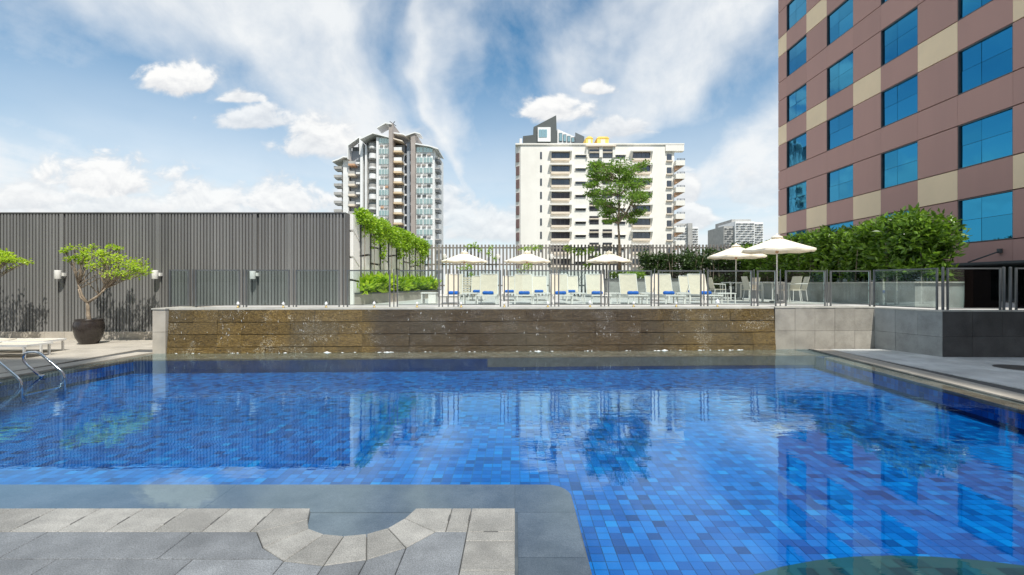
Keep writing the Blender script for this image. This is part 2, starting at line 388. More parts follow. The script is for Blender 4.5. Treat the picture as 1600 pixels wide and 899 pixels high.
def leaves(cl, size, seed, shape=.45, up=.0, droop=0.):
    """cl: list of (cx,cy,cz,rx,ry,rz,n): small two-fold leaves spread through each clump"""
    r = np.random.default_rng(seed); V = []; Fc = []; base = 0
    for (cx, cy, cz, rx, ry, rz, n) in cl:
        d = r.normal(size=(n, 3)); d /= np.linalg.norm(d, axis=1)[:, None]
        rad = r.random(n)**.45
        p = np.array([cx, cy, cz])+d*rad[:, None]*np.array([rx, ry, rz])
        ax = r.normal(size=(n, 3)); ax[:, 2] = ax[:, 2]*.5+up-droop; ax += d*.5; ax /= np.linalg.norm(ax, axis=1)[:, None]
        sd_ = np.cross(ax, r.normal(size=(n, 3))+np.array([0, 0, 1.2])); sd_ /= np.linalg.norm(sd_, axis=1)[:, None]+1e-9
        s = size*(.6+.8*r.random(n))[:, None]
        nn = np.cross(ax, sd_)
        a = p; b = p+ax*s*.5+sd_*s*shape*.5-nn*s*.06; c = p+ax*s; e = p+ax*s*.5-sd_*s*shape*.5-nn*s*.06; mid = p+ax*s*.55+nn*s*.05
        vs = np.stack([a, b, c, e], 1).reshape(-1, 3)
        V.append(vs); idx = np.arange(n)*4+base
        Fc.append(np.stack([idx, idx+1, idx+2, idx+3], 1)); base += 4*n
    V = np.concatenate(V); Fc = np.concatenate(Fc)
    q = MB(); q.v = V.tolist(); q.f = [tuple(f) for f in Fc.tolist()]
    return q
def P(x, y, Y): return ((x-CX)/F*Y, Y, EYE+(HY-y)/F*Y)
def X_(x, Y): return (x-CX)/F*Y
def Z_(y, Y): return EYE+(HY-y)/F*Y
# ================================================================ SETTING
def LX(y): return -9.25+.10*(y-8.6)            # left pool edge
def RX(y): return 7.12+.075*(y-6.8)            # right inner pool edge
def WY(x): return 12.75+.045*x                 # cascade wall line
FLOOR = -.34; DECK = 1.12

g_ = MB().prism([(-3000, -3000), (3000, -3000), (3000, 3000), (-3000, 3000)], -30.5, -30).build('ground', M['ground']); struct(g_)

# pool shell: floor, walls, and mosaic tiles (nearest ones one by one)
sh = MB()
yn, yf = 0.6, WY(-9)-.75
sh.prism([(-11, -.2), (9, -.2), (9, 14), (-11, 14)], FLOOR-.3, FLOOR-.012)
pool = struct(sh.build('pool_floor', M['pool_grout']))
pw = MB()
pw.prism([(-12, 0.4), (LX(.4), .4), (LX(13), 13), (-12, 13)], FLOOR-.01, -.045)
pw.prism([(RX(.4), .4), (10, .4), (10, 13.6), (RX(13.6), 13.6)], FLOOR-.01, -.045)
pw.prism([(LX(yf), WY(-9.3)-1.0), (RX(12), WY(7.4)-1.0), (RX(12), 14), (LX(yf), 14)], FLOOR-.01, -.05)
pw.box(-12, 10, -.3, .6, FLOOR-.01, -.045)
wallm = struct(pw.build('pool_wall', M['pool_dark']))
P_T = .105; tiles = []
for i in range(-100, 82):
    for j in range(0, 118):
        x = i*P_T; y = .55+j*P_T
        if LX(y)-.1 < x < RX(y)+.05 and y < 12.4: tiles.append((x, y))
one = MB().box(-.05, .05, -.05, .05, -.012, -.001).mesh('tile', M['pool_tile'])
def seen(x, y):
    t_ = (EYE)/(EYE-FLOOR); sx, sy = CX+x/y*F, HY+(EYE-FLOOR)/y*F
    return sx < 1620 and sy < 905 and not (x < .75 and y < 6.6)
vis = sorted([t_ for t_ in tiles if t_[1] > 1 and seen(*t_)], key=lambda q: q[1]+.1*abs(q[0]-3))[:295]
vs_ = set(vis)
for x, y in vis: link(one, 'tile', pool, (x, y, FLOOR), 0)
bt = MB()
for x, y in tiles:
    if (x, y) in vs_: continue
    bt.add([(x-.05, y-.05, FLOOR-.001), (x+.05, y-.05, FLOOR-.001), (x+.05, y+.05, FLOOR-.001), (x-.05, y+.05, FLOOR-.001)], [(0, 1, 2, 3)])
stuff(bt.build('mosaic', M['pool_tile'], pool))
# mosaic on the far and side walls of the pool
bw = MB()
yfar = lambda x: WY(x)-1.0
nx = int(16.6/P_T)
for k in range(2):
    z1 = -.07-k*P_T; z0 = z1-.1
    for i in range(nx):
        x0 = -9.0+i*P_T; x1 = x0+.1; bw.add([(x0, yfar(x0)-.004, z0), (x1, yfar(x1)-.004, z0), (x1, yfar(x1)-.004, z1), (x0, yfar(x0)-.004, z1)], [(0, 1, 2, 3)])
    for j in range(104):
        y0 = .7+j*P_T; y1 = y0+.1
        bw.add([(LX(y0)+.004, y0, z0), (LX(y1)+.004, y1, z0), (LX(y1)+.004, y1, z1), (LX(y0)+.004, y0, z1)], [(0, 1, 2, 3)])
        bw.add([(RX(y0)-.004, y0, z0), (RX(y1)-.004, y1, z0), (RX(y1)-.004, y1, z1), (RX(y0)-.004, y0, z1)], [(3, 2, 1, 0)])
stuff(bw.build('mosaic', M['pool_tile'], wallm))
# water sheet
wt = MB().add([(LX(.4)-.45, .4, 0), (RX(.4)+.42, .4, 0), (RX(13.05)+.42, 13.3, 0), (LX(12.3)-.2, 12.9, 0)], [(0, 1, 2, 3)]).build('pool_water', M['water']); struct(wt)

# shallow brown rim under the cascade and along the right side
rim = struct(MB().prism([(LX(12)-.5, WY(-9.4)-1.0), (RX(12.3)+.33, WY(7.4)-1.0), (RX(13.2)+.33, 13.6), (LX(12)-.5, 13.6)], -.25, -.035).build('pool_rim', M['grout']))
for i in range(28):
    a = LX(12)-.35+i*.6; b = a+.592
    for r_ in (0, 1):
        y0, y1 = (WY(a)-.995+.5*r_, WY(a)-.995+.5*r_+.49)
        MB().prism([(a, y0), (b, y0+.027), (b, y1+.027), (a, y1)], -.03, -.012).build('stone', M['wet_stone'], rim)
for j in range(20):
    y0 = .7+j*.58; y1 = y0+.572
    if y1 > 12.1: break
    MB().prism([(RX(y0), y0), (RX(y0)+.34, y0), (RX(y1)+.34, y1), (RX(y1), y1)], -.2, -.012).build('stone', M['wet_stone'], rim)
for j in range(19):
    y0 = .7+j*.58; y1 = y0+.572
    if y1 > 11.9: break
    MB().prism([(LX(y0)-.3, y0), (LX(y0), y0), (LX(y1), y1), (LX(y1)-.3, y1)], -.2, -.010).build('stone', M['wet_stone'], rim)

# decks at water level, of separate slabs
def paved(name, m, inside, x0, x1, y0, y1, pitch, z, shear=0.):
    base = struct(MB().prism(inside[0], z-.3, z-.022).build(name, M['grout']))
    me = MB().cbox(-pitch/2+.004, pitch/2-.004, -pitch/2+.004, pitch/2-.004, -.02, 0, .003).mesh('slab', m)
    n = 0
    ny = int((y1-y0)/pitch); nx_ = int((x1-x0)/pitch)
    for j in range(ny):
        for i in range(nx_):
            x = x0+(i+.5)*pitch; y = y0+(j+.5)*pitch
            if inside[1](x, y): 
                sx, sy = CX+x/max(y, .5)*F, HY+EYE/max(y, .5)*F
                if -60 < sx < 2100 and sy < 1000: link(me, 'slab', base, (x, y, z)); n += 1
    return base
def edge_course(base, fx, side, y0, y1, m, z, w=.42, L=.6):
    y = y0
    while y+L <= y1+.01:
        a0, a1 = fx(y), fx(y+L-.008)
        q = [(a0, y), (a0+side*w, y), (a1+side*w, y+L-.008), (a1, y+L-.008)]
        if side < 0: q = [q[1], q[0], q[3], q[2]]
        MB().prism(q, z-.2, z).build('edge_stone', m, base); y += L
rd = paved('right_deck', M['deck_grey'], ([(RX(.4)+.36, .4), (26, .4), (26, 13.2), (RX(13.2)+.36, 13.2)], lambda x, y: x-.3 > RX(y+.3)+.80 and y < 13.2 and not (x > 10.15 and y > 11.5)), 7.2, 21.6, 4.5, 13.5, .6, .03)
edge_course(rd, lambda y: RX(y)+.36, 1, 1.5, 12.95, M['deck_stone'], .032, .44)
ld = paved('left_deck', M['deck_stone'], ([(-26, .4), (LX(.4)-.32, .4), (LX(12.4)-.32, 12.4), (-9.05, 15.6), (-26, 15.6)], lambda x, y: (x+.3 < LX(y-.3)-.76 or (y > 12.9 and x < -9.45)) and y < 15.3), -22.0, -8.8, 5.7, 15.35, .6, .03)
edge_course(ld, lambda y: LX(y)-.31, -1, 1.5, 12.35, M['deck_stone'], .032, .44)
nd = struct(MB().prism([(-26, -5), (26, -5), (26, .45), (-26, .45)], -.3, .02).build('near_deck', M['deck_grey']))

# round cover in the right deck, ringed with curved stones
cv = thing('round_cover', 'dark round cover set into the shaded grey paving at the right edge', 'drain cover', (10.42, 9.95, .03))
MB().lathe([(.0, .004), (.42, .004), (.43, -.005)], 32, (10.42, 9.95, .035), False).build('lid', M['dark_wall'], cv)
for k in range(12):
    a0 = k*R(30)+.01; a1 = (k+1)*R(30)-.01; pp = []
    for q in range(4): a = a0+(a1-a0)*q/3; pp.append((10.42+.62*math.cos(a), 9.95+.62*math.sin(a)))
    for q in range(3, -1, -1): a = a0+(a1-a0)*q/3; pp.append((10.42+.45*math.cos(a), 9.95+.45*math.sin(a)))
    MB().prism(pp, .02, .037).build('ring_stone', M['deck_grey'], cv)

# ---- paved island with its D-shaped basin, ringed by a drowned ledge
IS_Y = 3.72; CXD, RD_, RO = -1.17, .405, .775
def arc(r, a0, a1, n): return [(CXD+r*math.cos(a0+(a1-a0)*i/n), IS_Y-.0+r*math.sin(a0+(a1-a0)*i/n)) for i in range(n+1)]
lp = [(-14, -1), (.46, -1), (.47, 3.95)]
for i in range(9): a = R(90*i/8); lp.append((.47-.20+.20*math.cos(a), 4.26-.22+.22*math.sin(a)))
lp += [(-14, 4.26)]
ledge = struct(MB().prism(lp, FLOOR, -.016).build('overflow_ledge', M['grout']))
# ledge slabs, right run and front run (rounded corner slab)
def slabpoly(poly, name, m, parent, z0=-.016, z1=-.010): return MB().prism(poly, z0, z1).build(name, m, parent)
for k in range(5):
    x1 = -.004-k*2.45; slabpoly([(x1-2.446, IS_Y+.02), (x1, IS_Y+.02), (x1, 4.255), (x1-2.446, 4.255)], 'slab', M['ledge'], ledge)
cor = [(0, IS_Y+.02), (.462, IS_Y+.02), (.465, 3.95)]
for i in range(9): a = R(90*i/8); cor.append((.465-.20+.20*math.cos(a), 4.255-.22+.22*math.sin(a)))
cor += [(0, 4.255)]
slabpoly(cor, 'slab', M['ledge'], ledge)
for k in range(5):
    y1 = IS_Y+.014-k*.62; slabpoly([(.02, y1-.614), (.458, y1-.614), (.462, y1), (.02, y1)], 'slab', M['ledge'], ledge)
I_ = [(-.764, IS_Y), (-.815, 3.561), (-.901, 3.42), (-1.026, 3.339), (-1.174, 3.311), (-1.321, 3.336), (-1.457, 3.411), (-1.52, 3.542), (-1.577, IS_Y)]
YBD = IS_Y-.355
O_ = [None, (-.556, YBD), (-.714, 3.162), (-.931, 3.023), (-1.175, 2.959), (-1.44, 3.007), (-1.652, 3.163), (-1.735, 3.40), (-1.80, YBD)]
island = struct(MB().prism([(-14, -1), (-.012, -1), (-.012, IS_Y-.012)]+I_+[(-14, IS_Y-.012)], -.016, .004).build('island', M['grout']))
slabpoly(I_[::-1] if False else I_, 'basin', M['ledge'], island, -.0159, -.0105)
ZT = .030
def piece(poly, m, c=.004, name='stone', zt=ZT):
    """slab with its own small chamfer"""
    n = len(poly)
    if sum(poly[i][0]*poly[(i+1) % n][1]-poly[(i+1) % n][0]*poly[i][1] for i in range(n)) < 0: poly = poly[::-1]
    def inset(d):
        o = []
        for i in range(n):
            p0, p1, p2 = Vector(poly[i-1]), Vector(poly[i]), Vector(poly[(i+1) % n])
            a = (p1-p0).normalized(); b = (p2-p1).normalized(); na = Vector((-a.y, a.x)); nb = Vector((-b.y, b.x)); v = na+nb
            if v.length < .2: v = na*1.
            v = v/max(.5, v.dot(na)); o.append((p1.x+v.x*d, p1.y+v.y*d))
        return o
    a = inset(.0025); b = inset(.0025+c)
    vs = [(x, y, .004) for x, y in a]+[(x, y, zt-c) for x, y in a]+[(x, y, zt) for x, y in b]
    fs = [(i, (i+1) % n, n+(i+1) % n, n+i) for i in range(n)]+[(n+i, n+(i+1) % n, 2*n+(i+1) % n, 2*n+i) for i in range(n)]+[tuple(range(2*n, 3*n))]
    return MB().add(vs, fs).build(name, m, island)
BW = .355; jl = -2.02
def border(x0, x1): piece([(x0, YBD), (x1, YBD), (x1, IS_Y), (x0, IS_Y)], M['granite_light'])
border(-.335, 0.0); border(-.485, -.335)
piece([I_[0], I_[1], O_[1], (-.485, YBD), (-.485, IS_Y)], M['granite_light'])
for k in range(1, 6): piece([I_[k], I_[k+1], O_[k+1], O_[k]], M['granite_light'])
piece([I_[6], I_[7], O_[7], O_[8], O_[6]], M['granite_light'])
piece([I_[8], I_[7], O_[7], O_[8], (jl+.17, YBD), (jl+.17, IS_Y)], M['granite_light'])
x = jl+.17
while x > -5.5: border(x-.335, x); x -= .335
y = YBD
for d in (.12, .335, .335, .335, .335):
    piece([(-.335, y-d), (0, y-d), (0, y), (-.335, y)], M['granite_light']); y -= d
GD = M['granite_dark']; YE = 2.35
piece([(-.335, YBD), O_[1], O_[2], (-.714, YE), (-.335, YE)], GD)
piece([O_[2], O_[3], (-.931, YE), (-.714, YE)], GD); piece([O_[3], O_[4], (-1.175, YE), (-.931, YE)], GD); piece([O_[4], O_[5], (-1.44, YE), (-1.175, YE)], GD)
piece([O_[8], (-2.25, YBD), (-2.25, 3.03), (-1.472, 3.03), O_[6]], GD)
piece([(-1.472, 3.03), (-2.02, 3.03), (-2.02, YE), (-1.44, YE), O_[5]], GD)
for (yt, y0, x, wds) in ((YBD, 3.03, -2.25, [1.0, 1.15, .9, 1.1, 1.0]), (3.03, YE, -2.02, [.85, 1.2, .95, 1.1, 1.2]), (YE, 1.7, -.335, [1.1, .9, 1.2, 1., 1.2, 1.1])):
    for wd in wds: piece([(x-wd, y0), (x, y0), (x, yt), (x-wd, yt)], GD); x -= wd
# drain slots: dark lifting notches at the joints
sl = MB()
for k in range(8):
    xj = jl+.17-.335*k; sl.box(xj-.007, xj+.007, IS_Y-.25, IS_Y-.14, .026, .0315)
for xj in (-.335, -.485): sl.box(xj-.008, xj+.008, IS_Y-.2, IS_Y-.11, .026, .0315)
sl.box(-.22, -.12, IS_Y-BW-.006, IS_Y-BW+.006, .026, .0315)
sl.build('slot', M['grout'], island)

# drowned teal step near the right foreground
st = [(2.71+2.8*math.cos(R(6*i)), .68+2.8*math.sin(R(6*i))) for i in range(0, 31)]
ts = struct(MB().prism(st, FLOOR+.01, -.20).build('underwater_step', M['teal_tile']))
tt = MB()
for i in range(-1, 53):
    for j in range(0, 29):
        x = .15+i*P_T; y = .7+j*P_T
        if (x+.05-2.71)**2+(y+.05-.68)**2 < 2.7**2: tt.add([(x, y, -.196), (x+.1, y, -.196), (x+.1, y+.1, -.196), (x, y+.1, -.196)], [(0, 1, 2, 3)])
stuff(tt.build('mosaic', M['teal_tile'], ts))

# upper deck
ud = struct(MB().prism([(-9.0, WY(-9.0)+.42), (6.9, WY(6.9)+.42), (9.75, 13.42), (10.0, 13.42), (10.40, 11.75), (12.3, 11.75), (40, 11.75), (40, 60), (-9.0, 60)], -.1, DECK-.02).build('upper_deck', M['upper_deck']))

# ================================================================ CASCADE
wf = thing('cascade_wall', 'long brown split-stone cascade wall with water running down into the pool', 'water wall', (0, WY(0), 0))
x0, x1 = -8.87, 7.02
batter = .10
def wy(x, z): return WY(x)-.06+batter*z/1.1
MB().prism([(x0, WY(x0)+.06), (x1, WY(x1)+.06), (x1, WY(x1)+.42), (x0, WY(x0)+.42)], -.05, DECK-.04).build('core', M['grout'], wf)
crs = [(1.10, .792), (.781, .477), (.466, .157), (.146, -.03)]
npan = 26; wdt = (x1-x0)/npan
for (zt, zb) in crs:
    for i in range(npan):
        a = x0+i*wdt+.002; b = a+wdt-.004; pr = rnd.uniform(-.008, .008)
        q = MB()
        # three split faces per panel, each a little proud or shy
        nz_ = 4; nxx = 5
        vv = []
        for r_ in range(nz_+1):
            for c_ in range(nxx+1):
                z = zb+(zt-zb)*r_/nz_; x = a+(b-a)*c_/nxx
                vv.append((x, wy(x, z)+pr+rnd.uniform(-.003, .003)*(0 < r_ < nz_), z))
        ff = [(r_*(nxx+1)+c_, r_*(nxx+1)+c_+1, (r_+1)*(nxx+1)+c_+1, (r_+1)*(nxx+1)+c_) for r_ in range(nz_) for c_ in range(nxx)]
        q.add(vv, ff)
        q.add([(a, wy(a, zt), zt), (b, wy(b, zt), zt), (b, WY(b)+.07, zt), (a, WY(a)+.07, zt)], [(0, 1, 2, 3)])
        q.add([(a, wy(a, zb), zb), (b, wy(b, zb), zb), (b, WY(b)+.07, zb), (a, WY(a)+.07, zb)], [(3, 2, 1, 0)])
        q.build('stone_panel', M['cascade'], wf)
ncp = 18
for i in range(ncp):
    a = x0+i*(x1-x0)/ncp; b = a+(x1-x0)/ncp-.004
    MB().prism([(a, WY(a)+.035), (b, WY(b)+.035), (b, WY(b)+.5), (a, WY(a)+.5)], 1.102, 1.145).build('coping', M['coping'], wf)
# foam splashes at the foot
sp = MB()
for i in range(60):
    x = rnd.uniform(x0+.2, x1-.1); y = wy(x, 0)-rnd.uniform(.01, .08); s = rnd.uniform(.01, .028)*(2.2 if rnd.random() < .12 else 1)
    sp.add([(x-s*1.6, y, .002), (x, y-s*.5, .002), (x+s*1.6, y, .002), (x, y+s*.5, .002), (x, y, .002+s*.5)], [(0, 1, 4), (1, 2, 4), (2, 3, 4), (3, 0, 4)])
stuff(sp.build('splash', M['foam'], wf))
# threads of falling water
th = MB()
for i in range(110):
    x = rnd.uniform(x0+.1, x1-.1) if i > 60 else rnd.choice([-8.6, -7.4, -7.1, -5.4, -2.2, -1.8, .6, 2.4, 3.2, 5.1])+rnd.gauss(0, .12)
    z = rnd.uniform(.35, 1.08); L_ = rnd.uniform(.015, .06); x = max(x0+.05, min(x1-.05, x)); y = wy(x, z)-.02; s = rnd.uniform(.0012, .0032); dx_ = rnd.uniform(-.02, .02)
    th.add([(x-s, y, z), (x+s, y, z), (x+s+dx_, y-.006, z-L_), (x-s+dx_, y-.006, z-L_), (x, y-s, z-L_/2)], [(0, 4, 1), (1, 4, 2), (2, 4, 3), (3, 4, 0)])
stuff(th.build('water_threads', M['foam'], wf))

# pale end pier at the left
pr_ = thing('stone_pier', 'pale square stone pier closing the left end of the brown cascade', 'pier', (-9.28, WY(-9.3), 0))
for k, (z0, z1) in enumerate([(-.05, .545), (.55, DECK)]):
    MB().prism([(-9.20, WY(-9.2)-.08), (-8.885, WY(-8.9)-.075), (-8.885, 13.4), (-9.20, 13.4)], z0, z1-.003).build('block', M['deck_stone'], pr_)
MB().prism([(-9.22, WY(-9.2)-.1), (-8.875, WY(-8.9)-.095), (-8.875, 13.42), (-9.22, 13.42)], DECK, DECK+.03).build('cap', M['coping'], pr_)
# side of the upper deck facing the left deck
sw = thing('retaining_wall', 'low stone retaining wall behind the left stone pier, below the glass fence', 'wall', (-9.35, 14.4, 0))
for k in range(3):
    for zz in range(2): MB().box(-9.19, -9.002, 13.43+k*.63, 13.43+k*.63+.624, -.02+zz*.565, -.02+zz*.565+.56).build('block', M['deck_stone'], sw)

# tiled walls at the right
def tiled(name, label, cat, p0, p1, z0, z1, n, zs, m, thick=.3, cap=M['coping']):
    o = thing(name, label, cat, (p0[0], p0[1], 0)); d = Vector((p1[0]-p0[0], p1[1]-p0[1])); L_ = d.length; d.normalize(); nn = Vector((d.y, -d.x))  # towards the viewer side
    def q(a, b, off0, off1): return [(p0[0]+d.x*a+nn.x*off1, p0[1]+d.y*a+nn.y*off1), (p0[0]+d.x*b+nn.x*off1, p0[1]+d.y*b+nn.y*off1), (p0[0]+d.x*b+nn.x*off0, p0[1]+d.y*b+nn.y*off0), (p0[0]+d.x*a+nn.x*off0, p0[1]+d.y*a+nn.y*off0)]
    MB().prism(q(0, L_, -thick, -.025), z0, z1-.01).build('core', M['grout'], o)
    for i in range(n):
        for k in range(len(zs)-1):
            a = L_*i/n+.003; b = L_*(i+1)/n-.003
            MB().prism(q(a, b, -.024, rnd.uniform(-.004, .004)), zs[k]+.003, zs[k+1]-.003).build('tile', m, o)
    MB().prism(q(0, L_, -thick, .012), z1+.0005, z1+.03).build('cap', cap, o)
    return o
tiled('stone_wall', 'sunlit pale tiled stone wall right of the brown cascade', 'wall', (7.035, 13.08), (9.78, 13.15), -.02, DECK, 5, [-.02, .5, DECK], M['wall_stone'])
tiled('stone_wall', 'shaded grey tiled wall running towards the viewer under the angled glass panel', 'wall', (9.78, 13.15), (10.16, 11.49), -.02, DECK-.02, 3, [-.02, .5, DECK-.02], M['grey_wall'])
tiled('stone_wall', 'near-black tiled wall at the right edge of the terrace', 'wall', (10.165, 11.49), (13.6, 11.35), -.02, DECK-.01, 5, [-.02, .52, DECK-.01], M['dark_wall'])

# fountain heads on the lip
def nozzle(px, k, label):
    Y = 13.0+.045*X_(px, 13); x = X_(px, Y); z = 1.145
    o = thing('fountain_jet', label, 'fountain jet', (x, Y, z), 0, 'bubbling fountain heads along the lip of the cascade')
    MB().lathe([(.035, 0), (.035, .02), (.018, .03), (.018, .07), (.03, .075), (.03, .095), (.012, .10)], 10, (0, 0, 0)).local('nozzle', M['brass'], o, True)
    pr2 = []
    for i in range(9):
        a = i/8; pr2.append((max(.004, k*(.038*math.sin(math.pi*min(1, a*1.02+.08))**.8)), .055+k*.115*a))
    f = MB().lathe(pr2, 12)
    r2 = random.Random(int(px)); f.v = [(v[0]*r2.uniform(.8, 1.25)+r2.uniform(-.004, .004), v[1]*r2.uniform(.8, 1.25), v[2]+r2.uniform(-.006, .006)) for v in f.v]
    for q in range(14):
        a = r2.uniform(0, 6.28); d = r2.uniform(.03, .09)*k; s = r2.uniform(.003, .008); c = (d*math.cos(a), d*math.sin(a), r2.uniform(.01, .14))
        f.add([(c[0]-s, c[1], c[2]), (c[0]+s, c[1], c[2]), (c[0], c[1]+s, c[2]), (c[0], c[1], c[2]+s*1.5)], [(0, 1, 3), (1, 2, 3), (2, 0, 3), (0, 2, 1)])
    f.local('foam', M['foam'], o, True)
jl_ = [(371.8, 1, 'leftmost white bubbling fountain head, on the lip below the first wide glass panel'), (442.6, .9, 'second fountain head from the left, below the lone wall lamp'),
 (509.6, .95, 'third fountain head from the left, before the right end of the tall slatted wall'), (584.7, 1, 'fountain head on the lip in front of the fern planter'),
 (651.6, .8, 'small fountain head in front of the right end of the planter kerb'), (720.5, .9, 'fountain head below the leftmost parasol'), (788, .9, 'fountain head between the two left parasols'),
 (856, 1, 'fountain head just right of the second parasol'), (922, 1.15, 'tall fountain head left of the middle parasol pole'), (990, .9, 'fountain head right of the middle parasol'),
 (1056.7, .85, 'fountain head before the lounger under the dark hedge'), (1121, 1.45, 'largest foaming fountain head, rightmost on the lip')]
for a in jl_: nozzle(*a)

# ================================================================ SLATTED WALLS
def lamp(x, y, z, label, s=1., grp='white cylinder lamps on the slatted walls'):
    o = thing('wall_lamp', label, 'wall lamp', (x, y, z), 0, grp)
    MB().lathe([(.005, -.16), (.095, -.16), (.1, -.15), (.1, .15), (.095, .16), (.005, .16)], 20, (-.06, -.2, 0)).xf(Matrix.Scale(s, 4)).local('lamp_body', M['white_paint'], o, True)
    MB().box(0, .09, -.13, -.02, -.05, .07).xf(Matrix.Scale(s, 4)).local('bracket', M['white_paint'], o)
YL = 15.2; TOPL = Z_(333.5, YL)
sl_ = thing('slatted_wall', 'tall taupe wall of vertical slats along the left terrace', 'slatted wall', (-12, YL, 0))
MB().box(-24, -5.36, YL+.06, YL+.3, .0, TOPL-.02).build('backing', M['slat_back'], sl_)
for i in range(24):
    MB().box(-24+i*.62, -24+i*.62+.615, YL-.10, YL+.05, .0, .27).build('plinth_stone', M['deck_stone'], sl_)
lampx = [X_(89, YL-.2), X_(241, YL-.2), X_(394, YL-.2)]
flat = [X_(96, YL), X_(246, YL), X_(398, YL), X_(452, YL)]
slat = MB().box(-.032, .032, -.0, .058, .275, TOPL-.001).mesh('slat', M['slat'])
x = -19.9; pitch = .1015
while x < -5.42:
    if not any(abs(x-f_) < .075 for f_ in flat): link(slat, 'slat', sl_, (x+12, 0, 0))
    x += pitch
for f_ in flat: MB().box(f_-.06, f_+.06, YL-.006, YL+.058, .272, TOPL).build('flat_post', M['slat'], sl_)
MB().box(-24, -5.34, YL-.02, YL+.32, TOPL+.001, TOPL+.03).build('top_cap', M['slat'], sl_)
MB().box(-5.385, -5.34, YL-.01, YL+.3, .0, TOPL).build('end_post', M['slat'], sl_)
for x, lb in zip(lampx, ['white cylinder wall lamp left of the potted tree', 'white cylinder wall lamp between the potted tree and the glass fence', 'white cylinder wall lamp behind the glass fence on the slatted wall']):
    lamp(x+.05, YL, Z_(429.5, YL), lb, .85)
# far slatted fence
YF = 27.5; TOPF = Z_(382.5, YF)
ff_ = thing('slatted_fence', 'far grey fence of spaced vertical slats behind the parasols', 'slatted fence', (3, YF, DECK))
sf = MB().box(-.048, .048, -.03, .03, 0, TOPF-DECK).mesh('slat', M['slat_far'])
x = -5.15
while x < 13.2:
    link(sf, 'slat', ff_, (x-3, 0, 0)); x += .203
for z in (1.7, 2.9, 3.85): MB().box(-5.2, 13.3, YF+.035, YF+.08, z-.04, z+.04).build('rail', M['slat_far'], ff_)
for x, lb in ((X_(697, YF), 'small white lamp on the far fence by the leftmost parasol'), (X_(779.5, YF), 'small white lamp on the far fence between the two left parasols'), (X_(862.6, YF), 'small white lamp on the far fence right of the second parasol')):
    lamp(x, YF-.035, Z_(401.5, YF), lb, .9)

# green wall of cream panels, running away from the viewer
gw = thing('trellis_wall', 'cream panelled wall with dark trellis cables and lime creepers on top', 'trellis wall', (-5.25, 21, DECK))
MB().box(-5.33, -5.22, 15.2, 27.4, DECK, 3.97).build('backing', M['slat_back'], gw)
ys = [15.22, 16.0, 17.1, 18.3, 19.5, 20.8, 22.1, 23.4, 24.7, 26.0, 27.4]
cuts = [(1.9, 2.62, 3.45, -.3), (1.75, 2.7, .05, .1), (2.0, 2.5, 3.1, 0), (1.7, 2.85, .0, -.2), (2.1, 2.9, .0, .1), (1.8, 2.45, .0, -.1), (2.0, 2.8, .0, 0), (1.75, 2.6, 0, .1), (2.0, 2.75, 0, 0), (1.9, 2.5, 0, 0)]
for (a, b), cc in zip(zip(ys[:-1], ys[1:]), cuts):
    ya, yb2 = a+.03, b-.12; lv = [DECK]+[c for c in cc[:3] if c > 1]+[3.97]; sl2 = cc[3]
    for k in range(len(lv)-1):
        lo_a = lv[k]+(.035 if k else 0); lo_b = lo_a+(sl2*(1 if k > 1 else .2) if k else 0)
        hi_a = lv[k+1]-(.035 if k < len(lv)-2 else 0); hi_b = hi_a+((sl2*(1 if k+1 > 1 else .2)) if k < len(lv)-2 else 0)
        x0_, x1_ = -5.215, -5.11
        MB().add([(x0_, ya, lo_a), (x0_, yb2, lo_b), (x0_, yb2, hi_b), (x0_, ya, hi_a), (x1_, ya, lo_a), (x1_, yb2, lo_b), (x1_, yb2, hi_b), (x1_, ya, hi_a)],
                 [(0, 1, 2, 3), (7, 6, 5, 4), (0, 4, 5, 1), (3, 2, 6, 7), (0, 3, 7, 4), (1, 5, 6, 2)]).build('panel', M['panel_cream'], gw)
for y in ys[1:]: MB().tube([(-5.09, y-.045, DECK+.2), (-5.09, y-.045, 3.98)], .022, 6).build('cable', M['dark_metal'], gw)
# creeper
cr = []
r3 = random.Random(5)
for i in range(70):
    y = 15.75+11.4*(i/69)**1.05; cr.append((-5.08+r3.uniform(-.12, .1), y, 3.88+r3.uniform(-.14, .14), .22, .4, .25, 230))
for i in range(26):
    y = r3.choice(ys[1:])+r3.uniform(-.1, .1); z = r3.uniform(2.9, 3.6); cr.append((-4.98, y, z, .09, .12, .3, 34))
for i in range(22): y = r3.uniform(16, 27); cr.append((-4.96, y, r3.uniform(3.4, 3.7), .16, .22, .2, 80))
cp = thing('creeper', 'lime green creeper spilling over the top of the cream trellis wall', 'creeper', (-5.0, 21, 3.6))
leaves(cr, .11, 3, .6, droop=.3).build('foliage', M['leaf_bright'], cp)
vn = MB()
for y in ys[1:-1]:
    vn.tube([(-4.99, y, 1.5), (-5.0, y+.05, 2.3), (-4.97, y-.03, 3.1), (-5., y, 3.9)], .012, 5)
vn.build('vine_stem', M['bark'], cp)
